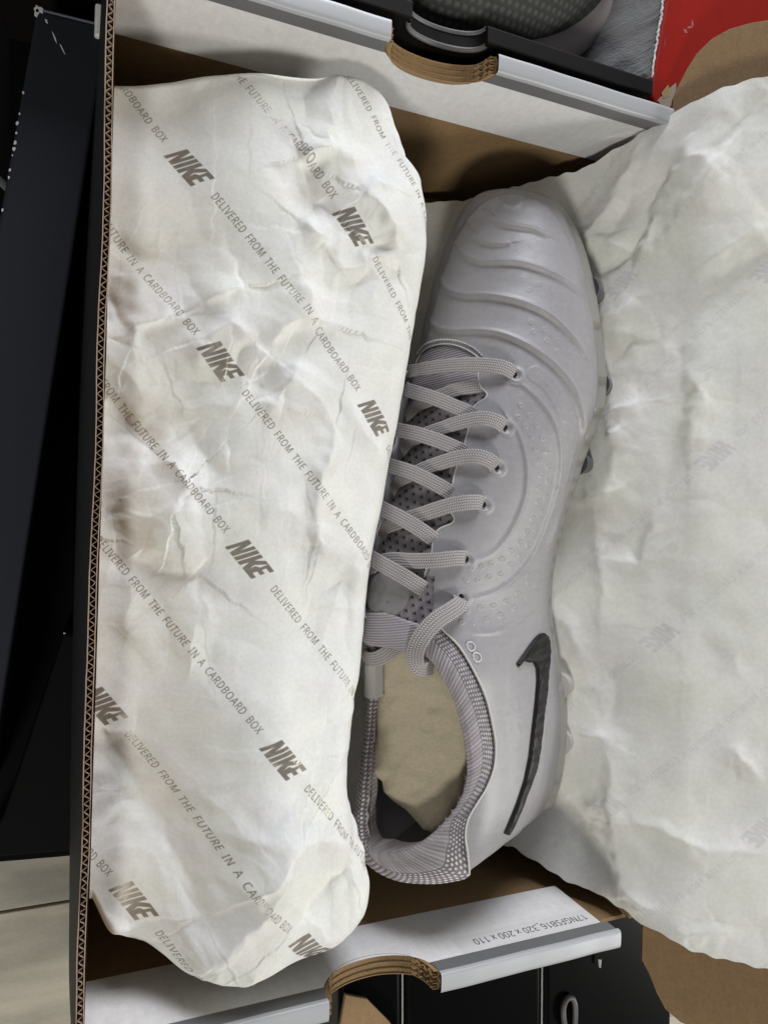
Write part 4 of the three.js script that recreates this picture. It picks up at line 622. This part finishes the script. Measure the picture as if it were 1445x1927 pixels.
  // inner eyestay: a thin leather strip standing on edge left of the tongue
  const stay = [[781, 700], [768, 735], [760, 775], [752, 818], [744, 862], [735, 905], [727, 948], [716, 1000], [708, 1040], [697, 1075], [690, 1112], [690, 1140], [698, 1162]];
  const sp = curve2(stay, 90), wob = (i) => 3.0 + 1.3 * Math.sin(i * 0.42) + 0.8 * Math.sin(i * 0.17 + 1);
  part('inner_eyestay', sheet(91, 8, (i, k) => { const [x, y] = sp[i], base = surf(x + 3, y, 0.2), h = wob(i); const u = k / 7, a = [[0, -4], [-0.1, 0.3], [0, 0.8], [0.25, 1.0], [0.7, 1.0], [0.95, 0.8], [1.05, 0.3], [1.1, -4]][k]; return base.addScaledVector(UPV, a[1] > 0 ? h * a[1] : a[1]).addScaledVector(LAT, -1.2 + a[0] * 1.5 - 0.25 * h); }, (i, k, p) => shoeUV(p)), M.leather, boot);
  part('eyestay_edge', tube(sp.map(([x, y], i) => surf(x + 3, y, 0.2).addScaledVector(UPV, wob(i) + 0.1).addScaledVector(LAT, -0.5 - 0.25 * wob(i))), 0.34), M.binding, boot);

  // laces: flat braided bands; each row is [px, py, height above the tongue]
  const laces = [
    [11.3, [[771, 787, 1.4], [790, 771, 2.0], [816, 758, 2.2], [864, 738, 2.0], [892, 731, 1.4], [910, 726, 0.2]]],
    [11.3, [[762, 852, 1.2], [774, 840, 2.0], [800, 825, 2.2], [838, 811, 2.4], [876, 800, 3.2], [912, 796, 4.2], [936, 800, 3.0], [947, 805, 0.8]]],
    [11.3, [[743, 925, 1.2], [756, 912, 2.0], [788, 894, 2.2], [826, 879, 2.6], [866, 868, 3.4], [898, 866, 4.2], [920, 872, 3.0], [931, 880, 0.8]]],
    [11.3, [[724, 1014, 1.2], [734, 998, 2.0], [764, 984, 2.2], [804, 970, 2.6], [846, 956, 3.4], [878, 949, 3.8], [897, 947, 2.6], [906, 949, 0.8]]],
    [11.3, [[705, 1082, 1.2], [714, 1067, 2.0], [740, 1057, 2.4], [782, 1058, 2.8], [822, 1056, 3.8], [852, 1051, 3.4], [866, 1050, 2.2], [873, 1051, 0.8]]],
    [11.5, [[760, 731, -1], [764, 722, 2.4], [778, 711, 3.6], [800, 704, 4.0], [860, 698, 4.4], [910, 697, 4.6], [945, 699, 3.6], [960, 703, 2.2], [967, 706, 0.8]]],
    [11.3, [[770, 729, 1.0], [777, 737, 3.8], [800, 749, 4.6], [830, 761, 4.6], [862, 774, 3.6], [884, 781, 2.0], [893, 784, 0.4]]],
    [11.3, [[742, 803, 0], [748, 810, 3.6], [770, 818, 4.6], [800, 828, 4.8], [836, 840, 4.0], [862, 849, 2.4], [876, 853, 0.4]]],
    [11.3, [[728, 868, 0], [734, 876, 3.6], [756, 886, 4.6], [786, 899, 4.8], [818, 914, 3.8], [840, 925, 2.2], [852, 931, 0.4]]],
    [11.3, [[714, 943, 0], [720, 952, 3.6], [740, 966, 4.6], [766, 983, 4.8], [794, 1001, 3.8], [810, 1012, 2.2], [819, 1018, 0.4]]],
    [11.6, [[690, 1024, 0], [696, 1033, 3.6], [712, 1049, 4.6], [738, 1069, 5.0], [768, 1088, 4.2], [788, 1102, 2.6], [801, 1110, 0.4]]],
    [13.0, [[864, 1124, 0.6], [857, 1134, 3.4], [840, 1148, 5.0], [820, 1164, 6.0], [803, 1184, 6.6], [792, 1206, 6.6], [789, 1228, 5.4], [793, 1244, 3.8], [803, 1254, 1.6], [812, 1258, -1.5]]],
    [12.0, [[686, 1212, -1], [690, 1224, 1.0], [701, 1235, 1.8], [716, 1235, 1.4], [730, 1228, 0.6], [744, 1216, -1.4], [752, 1208, -3]]],
  ];
  for (const [w, q] of laces) {
    const c = new THREE.CatmullRomCurve3(q.map((p) => surf(p[0], p[1], p[2], 12)), false, 'centripetal'), n = 46, K = 28, L = c.getLength();
    const P = c.getSpacedPoints(n), lastN = V(0, 0, 0);
    const fr = P.map((p, i) => { const t = P[Math.min(n, i + 1)].clone().sub(P[Math.max(0, i - 1)]).normalize(), pr = proj(p), nn = nrm(clamp(pr[0], 690, 1120), pr[1], 14); if (nn.dot(dir(pr[0], pr[1])) > 0) nn.negate(); nn.lerp(ax.f.clone().negate(), 0.35).normalize(); const s = t.clone().cross(nn).normalize(); return { s, n: s.clone().cross(t).normalize() }; });
    const hw = w * 0.238, ht = 0.34;
    const g = sheet(n + 1, K, (i, k) => { const a = (k + 0.5) / K * Math.PI * 2, cs = Math.cos(a), sn = Math.sin(a), e = i === 0 || i === n ? 0.9 : 1; return P[i].clone().addScaledVector(fr[i].s, hw * Math.sign(cs) * Math.pow(Math.abs(cs), 0.6) * e).addScaledVector(fr[i].n, ht * Math.sign(sn) * Math.pow(Math.abs(sn), 0.22) + 0.1 * (1 - cs * cs)); }, (i, k) => [i / n * L / 7.5, 0.5 + 0.49 * Math.sign(Math.cos((k + 0.5) / K * Math.PI * 2)) * Math.pow(Math.abs(Math.cos((k + 0.5) / K * Math.PI * 2)), 0.6)], true);
    part('lace', g, M.lace, boot);
  }
  // pale pull tab on the inner collar
  part('pull_tab', sheet(26, 14, (i, k) => { const y = lerp(1240, 1313, i / 25), u = k / 13, x = lerp(690, 716, u); return surf(x, y, 1.2 + 1.7 * Math.sin(Math.PI * u) - (u < 0.05 || u > 0.95 ? 2.5 : 0) - (i > 23 ? (i - 23) * 0.6 : 0) - (i < 2 ? (2 - i) * 0.5 : 0), 8); }, (i, k, p) => shoeUV(p)), std({ color: lin(0.45, 0.43, 0.42), roughness: 0.85, bumpMap: rep(grainTex, 1 / 8), bumpScale: 0.0003, side: THREE.DoubleSide }), boot, 'pale grey pull tab on the inner collar');

  // insole with its two printed black outlines
  const { sections, NS, NA } = body;
  const ins = (i, u) => { const a = sections[i][2], b = sections[i][Math.floor(NA * 0.27)]; return a.clone().lerp(b, lerp(0.03, 0.97, u)).addScaledVector(UPV, 5 + 4 * (2 * u - 1) ** 4); };
  part('insole', sheet(90, 20, (i, k) => ins(Math.min(NS - 6, 98 + i), k / 19), (i, k, p) => shoeUV(p)), M.insole, boot, 'dark lilac insole with two black outlines');
  const sI = NS - 30, pn = UPV, pp = ins(sI, 0.5).addScaledVector(UPV, -1.2);
  for (const [w, q] of [[0.55, [[733, 1466], [722, 1490], [715, 1515], [707, 1545], [708, 1558], [716, 1572], [730, 1585], [745, 1598]]], [0.85, [[738, 1470], [728, 1495], [722, 1525], [717, 1552], [719, 1562], [730, 1572], [745, 1584], [757, 1594]]]]) {
    const pts = curve2(q, 50).map(([x, y]) => atPlane(x, y, pp, pn).addScaledVector(UPV, 4.2)), g = sheet(51, 2, (i, k) => { const t = pts[Math.min(50, i + 1)].clone().sub(pts[Math.max(0, i - 1)]).normalize(), s = t.cross(UPV).normalize(); return pts[i].clone().addScaledVector(s, (k - 0.5) * w); });
    part('insole_line', g, M.ink, boot);
  }
}
// paper stuffed into the boot
{
  const stuff = thing('stuffing_paper', 'crumpled beige recycled paper stuffed inside the boot behind the tongue', 'stuffing paper', [150, -70, 240]);
  const poly = [[706, 1206], [780, 1200], [822, 1235], [856, 1290], [885, 1360], [892, 1440], [882, 1500], [852, 1548], [830, 1563], [815, 1566], [797, 1561], [765, 1525], [740, 1508], [722, 1491], [719, 1470], [697, 1453], [702, 1380], [707, 1310], [708, 1250]];
  const f = (d) => (x, y, s) => -(3.2 + 7 * sst(1260, 1560, y) + 6 * Math.exp(-s / 9) * sst(1380, 1500, y) + 2 * Math.exp(-s / 8)) + (facet(x * 0.22 + 2 * n2(x * 0.02, y * 0.02), y * 0.22, 15, 3) * 0.8 + facet(x * 0.2 + y * 0.1, y * 0.22 - x * 0.1, 6, 4) * 0.25 + 0.5 * n2(x * 0.02, y * 0.02)) * d - (1 - d) * (4 + 10 * sst(0, 30, s)) + 1.6 * Math.exp(-(((x - 706) / 10) ** 2) - ((y - 1452) / 16) ** 2);
  part('paper_ball', merge([patch(poly, 2.5, f(1), shoeUV, 12, true), patch(poly, 6, f(0), shoeUV, 12, true)]), M.stuffing, stuff);
}

// ---------------------------------------------------------------- what stands around the shoebox
const pl = (list, y) => list.map(([a, b]) => { const p = atY(a, b, y); return [p.x, p.z]; });
{
  // dark boxes on the left
  const nb = thing('navy_box', 'dark navy cardboard box with a worn white corner left of the shoebox', 'box', [-40, -112, 120]);
  const yN = -34, on_ = pl([[70, 16], [203, 49], [-30, 1560], [-190, 1480]], yN);
  part('box_body', triplanar(prism(on_, -108, yN, 1.2)), M.navy, nb);
  const cA = V(on_[0][0], yN, on_[0][1]), r = rng(9);
  const scuff = (px, py, sx, sz, rot, o, y) => { const p = atY(px, py, y), pts = []; const n = 11; for (let k = 0; k < n; k++) { const a = k / n * Math.PI * 2, q = 0.7 + 0.6 * r(); pts.push([p.x + Math.cos(rot) * sx * q * Math.cos(a) - Math.sin(rot) * sz * q * Math.sin(a), p.z + Math.sin(rot) * sx * q * Math.cos(a) + Math.cos(rot) * sz * q * Math.sin(a)]); } part('worn_spot', prism(pts, y - 0.6, y + 0.12, 0.05), M.worn, o); };
  scuff(74, 18, 1.3, 1.0, 0.2, nb, yN); scuff(70, 24, 0.6, 1.1, 0.2, nb, yN); scuff(88, 40, 0.25, 0.8, -0.45, nb, yN); scuff(104, 72, 0.22, 1.7, -0.4, nb, yN); scuff(118, 92, 0.15, 1.6, -0.5, nb, yN);
  for (const [x, y, s] of [[31, 231, 0.45], [29, 250, 0.3], [27, 268, 0.5], [25, 280, 0.5], [22, 292, 0.25], [17, 320, 0.35], [15, 334, 0.35], [35, 214, 0.25], [42, 174, 0.35], [3, 395, 0.4]]) scuff(x + 2.5, y, s * 0.8, s * 1.2, 0.2, nb, yN);
  const e0 = V(on_[0][0], yN - 0.3, on_[0][1]), e1 = V(on_[1][0], yN - 0.3, on_[1][1]);
  part('worn_edge', tube([e0.clone().lerp(e1, 0.06), e0.clone().lerp(e1, 0.5), e0.clone().lerp(e1, 0.97)], 0.45), std({ color: lin(0.09, 0.1, 0.13), roughness: 0.6 }), nb);
  const bb = thing('shade_fill_box', 'added matt black box filling in the deep shade low on the left, its near edge above the wooden floor', 'box', [-60, -112, 150]);  // added black mass standing in for the deep shade between the boxes
  part('box_body', triplanar(prism([...pl([[146, 1611], [-260, 1646]], -78), [-330, -260], [-2.6, -260], [-4.2, 150]].reverse(), -110, -78, 1)), M.black, bb);
  const b2 = thing('black_carton', 'black carton with a tiny white nick at its corner, beside the shoebox wall', 'carton', [-20, -78, 240]);
  part('box_body', triplanar(prism(pl([[121, 1192], [148, 1196], [150, 1600], [-40, 1616], [10, 1530]], -66).reverse(), -77, -66, 0.8)), phys({ color: lin(0.004, 0.004, 0.004), roughness: 0.7, specularIntensity: 0.2 }), b2);
  scuff(122, 1192, 0.35, 0.35, 0, b2, -66);
  const st = thing('grey_strap', 'grey flat strap lying beside the navy box at the left edge', 'strap', [-60, -78, 50]);
  const s0 = atY(-30, 312, -60), s1 = atY(40, 378, -60); const dd = s1.clone().sub(s0).normalize(), nn = V(dd.z, 0, -dd.x);
  part('band', sheet(20, 6, (i, k) => s0.clone().lerp(s1, i / 19).addScaledVector(nn, (k / 5 - 0.5) * 2.6).add(V(0, 0.5 * Math.sin(Math.PI * k / 5), 0))), std({ color: lin(0.09, 0.09, 0.095), roughness: 0.6, side: THREE.DoubleSide }), st);
}
{
  // a black shoebox behind the far end with a sneaker in it
  const bx = thing('black_shoebox', 'open black shoebox with a finger notch behind the far rim, holding a sneaker', 'shoebox', [120, -112, -150]);
  const n0 = atY(772, 40, -6), n1 = atY(918, 84, -6), nx = (n0.x + n1.x) / 2, nw = (n1.x - n0.x) / 2;
  const zf = atY(1207, 172, -6).z + 3, s = new THREE.Shape(); s.moveTo(-30, -105); s.lineTo(198, -105); s.lineTo(198, -6);
  for (let i = 0; i <= 24; i++) { const a = Math.PI * i / 24; s.lineTo(nx + nw * Math.cos(a), -6 - 8.5 * Math.pow(Math.sin(a), 0.7)); } s.lineTo(-30, -6);
  const g = new THREE.ExtrudeGeometry(s, { depth: 5, bevelEnabled: true, bevelSize: 0.5, bevelThickness: 0.5, bevelSegments: 2 }); g.translate(0, 0, zf - 8);
  part('front_wall', g, phys({ color: lin(0.007, 0.0055, 0.005), roughness: 0.6, specularIntensity: 0.35 }), bx);
  for (const z of [zf - 2.6, zf - 8.4]) { const p = []; for (let i = 0; i <= 24; i++) { const a = Math.PI * (0.02 + 0.96 * i / 24); p.push(V(nx + nw * Math.cos(a), -5.8 - 8.5 * Math.pow(Math.sin(a), 0.7), z)); } part('notch_edge', tube(p, 0.9, 8), std({ color: lin(0.14, 0.14, 0.14), roughness: 0.5 }), bx); }
  const lp = []; for (let i = 0; i <= 24; i++) { const a = Math.PI * (0.02 + 0.96 * i / 24); lp.push([nx + nw * Math.cos(a), -6.0 - 8.5 * Math.pow(Math.sin(a), 0.7)]); }
  part('notch_lining', sheet(25, 4, (i, k) => V(lp[i][0], lp[i][1] + 0.1, lerp(zf - 2.6, zf - 8.4, k / 3))), std({ color: lin(0.045, 0.045, 0.044), roughness: 0.6, side: THREE.DoubleSide }), bx);
  part('base', box(-30, 198, -110, -104, -190, zf - 3), M.black, bx);
  part('left_wall', box(-30, -26, -104, -6, -190, zf - 9), M.black, bx);
  // torn white inner wall on the right
  const R = rng(31), wt = []; const a0 = atY(1217, 150, -8), a1 = atY(1247, -40, -8);
  part('torn_white_wall', sheet(60, 14, (i, k) => { const t = i / 59, p = a0.clone().lerp(a1, t * 1.3), v = k / 13; const jag = k === 0 ? (R() - 0.5) * 1.6 : 0; return V(p.x - 24 * v * (1 - 0.3 * t) + jag, -6 - 62 * v + 2.5 * Math.sin(Math.PI * v) * n2(t * 3, v * 2) + jag * 0.6, p.z + 2.5 * v + 0.6 * n2(t * 9, v * 4)); }, (i, k, p) => [p.z, p.x]), std({ color: lin(0.33, 0.33, 0.335), map: rep(mottle, 1 / 60), roughness: 0.8, bumpMap: rep(grainTex, 1 / 70), bumpScale: 0.0003, side: THREE.DoubleSide }), bx, 'torn white inner wall');
  const tp = []; for (let i = 0; i <= 60; i++) { const p = a0.clone().lerp(a1, i / 60 * 1.3); tp.push(V(p.x + (R() - 0.5) * 0.8, -5.8 + (R() - 0.5) * 0.8, p.z)); }
  part('torn_fringe', tube(tp, 0.5, 5), std({ color: lin(0.66, 0.66, 0.66), roughness: 0.95 }), bx);
  // the sneaker
  const sn = thing('sneaker', 'dark grey knit sneaker with a pinkish-grey midsole inside the black shoebox', 'sneaker', [140, -78, -110]);
  const yS = -36, ring = new THREE.CatmullRomCurve3([[640, -60], [672, 40], [745, 108], [870, 140], [990, 138], [1075, 112], [1138, 64], [1178, 4], [1204, -90], [1200, -300], [1000, -420], [760, -380], [650, -240]].map(([a, b]) => atY(a, b, yS)), true, 'centripetal').getSpacedPoints(72), ctr = atY(910, -130, yS);
  const outline = (k, q) => ring[k % 72].clone().lerp(ctr, 1 - q);
  const knit = (srgb) => dataTex(128, 128, (u, v) => { const row = Math.floor(v * 6), d = Math.hypot((((u * 6 + (row % 2) * 0.5) % 1) - 0.5), ((v * 6) % 1) - 0.5); const c = sst(0.46, 0.2, d); return srgb ? [0.23 + 0.08 * c, 0.235 + 0.09 * c, 0.225 + 0.08 * c] : c; }, srgb);
  const up = sheet(40, 72, (i, k) => { const v = i / 39 * Math.PI / 2; return outline(k, 0.83 * Math.cos(v) ** 0.7).add(V(0, 2 + 34 * Math.sin(v), 0)); }, (i, k, p) => [p.x / 20, p.z / 20 - p.y / 34], true);
  part('upper', up, std({ map: knit(true), bumpMap: knit(false), bumpScale: 0.0003, roughness: 0.9, side: THREE.DoubleSide }), sn, 'dark greenish grey knit upper');
  const mid = sheet(14, 72, (i, k) => { const v = i / 13; return outline(k, lerp(0.8, 1, Math.pow(clamp(v * 2.6), 0.7))).add(V(0, 6 - 6 * clamp(v * 2.6) ** 3 - 30 * Math.max(0, v - 0.38), 0)); }, (i, k, p) => [p.x, p.y], true);
  part('midsole', mid, std({ color: lin(0.34, 0.3, 0.305), roughness: 0.6, side: THREE.DoubleSide }), sn);
  // the red box
  const rb = thing('red_box', 'scuffed red cardboard box behind the far right corner, taped at its corner', 'box', [260, -112, -90]);
  const yR = -16, ro = pl([[1256, 242], [1222, 176], [1252, 0], [1256, -160], [1900, -160], [1900, 120], [1440, 190], [1290, 226]], yR);
  part('box_body', triplanar(prism(ro, -108, yR, 1.5)), M.red, rb);
  const rr = rng(13);
  const spot = (px, py, sx, sz, rot, m, nm) => { const p = atY(px, py, yR), pts = []; for (let k = 0; k < 9; k++) { const a = k / 9 * Math.PI * 2, q = 0.55 + 0.8 * rr(); pts.push([p.x + Math.cos(rot) * sx * q * Math.cos(a) - Math.sin(rot) * sz * q * Math.sin(a), p.z + Math.sin(rot) * sx * q * Math.cos(a) + Math.cos(rot) * sz * q * Math.sin(a)]); } part(nm, prism(pts, yR - 0.5, yR + 0.1, 0.04), m, rb); };
  const pale = std({ color: lin(0.3, 0.11, 0.1), roughness: 0.8 });
  spot(1296, 52, 2.4, 0.6, -0.4, pale, 'scuff'); spot(1288, 58, 1.2, 0.7, 0.3, pale, 'scuff'); spot(1302, 44, 0.8, 1.2, 0, pale, 'scuff'); spot(1250, 80, 0.2, 3, 0.15, std({ color: lin(0.2, 0.05, 0.05) }), 'scuff');
  const q = pl([[1256, 168], [1271, 156], [1270, 186], [1252, 212], [1236, 190]], yR);
  part('clear_tape', prism(q, yR - 0.2, yR + 0.25, 0.05), phys({ color: lin(0.35, 0.3, 0.24), roughness: 0.25, clearcoat: 0.8 }), rb, 'shiny strip of clear tape');
  const qy = pl([[1243, 176], [1256, 160], [1259, 182], [1246, 186]], yR);
  part('kraft_patch', prism(qy, yR - 0.1, yR + 0.36, 0.04), std({ color: lin(0.33, 0.24, 0.1), roughness: 0.7 }), rb);
}
{
  // black glossy cases at the near end
  const yC = -26, edgeM = phys({ color: lin(0.22, 0.22, 0.21), roughness: 0.3, metalness: 0.3 });
  const specs = [[640, 757, 'black glossy case below the near rim, left of the two silver edges'], [762, 1018, 'black glossy case in the middle below the near rim between silver edges'], [1024, 1262, 'black glossy case with a grey pull loop below the near right corner']];
  specs.forEach(([xa, xb, label], k) => {
    const c = thing('glossy_case', label, 'storage case', [k * 60 + 80, -112, 350]);
    const o = pl([[xa, 1790], [xb, 1790], [xb, 2080], [xa, 2080]], yC); o[0][1] = o[1][1] = 321.5;
    part('case_body', triplanar(prism(o, -108, yC, 2.2)), M.gloss, c);
    if (k < 2) { const a = V(o[1][0] + 0.2, yC - 0.3, 322), b = V(o[2][0] + 0.2, yC - 0.3, o[2][1]); part('metal_edge', tube([a, a.clone().lerp(b, 0.5), b], 0.42, 8), edgeM, c); }
    if (k === 2) {
      const p = [[1064, 1940], [1060, 1915], [1060, 1894], [1066, 1880], [1074, 1877], [1080, 1884], [1082, 1905], [1080, 1940]].map(([x, y], i) => atY(x, y, yC + (i === 0 || i === 7 ? 0 : 1.6))); part('pull_loop', tube(p, 1.15, 8), std({ color: lin(0.1, 0.095, 0.095), roughness: 0.5 }), c, 'grey pull loop');
      const w = atY(1128, 1812, yC + 1.6), sh = sheet(8, 8, (i, j) => w.clone().add(V((j / 7 - 0.5) * 1.7 * (1 - 0.5 * i / 7), 0.7 * Math.sin(Math.PI * j / 7), (i / 7 - 0.5) * 3.4))); part('white_chip', sh, M.worn, c);
    }
  });
  const kp = thing('cardboard_piece', 'small plain brown cardboard piece showing through the near finger notch', 'cardboard', [80, -40, 335]);
  part('sheet', triplanar(prism(pl([[650, 1872], [690, 1880], [735, 1926], [760, 1990], [630, 1990]], -22).reverse(), -23.6, -22, 0.3)), M.kraft, kp);
}
renderer.render(scene, camera);
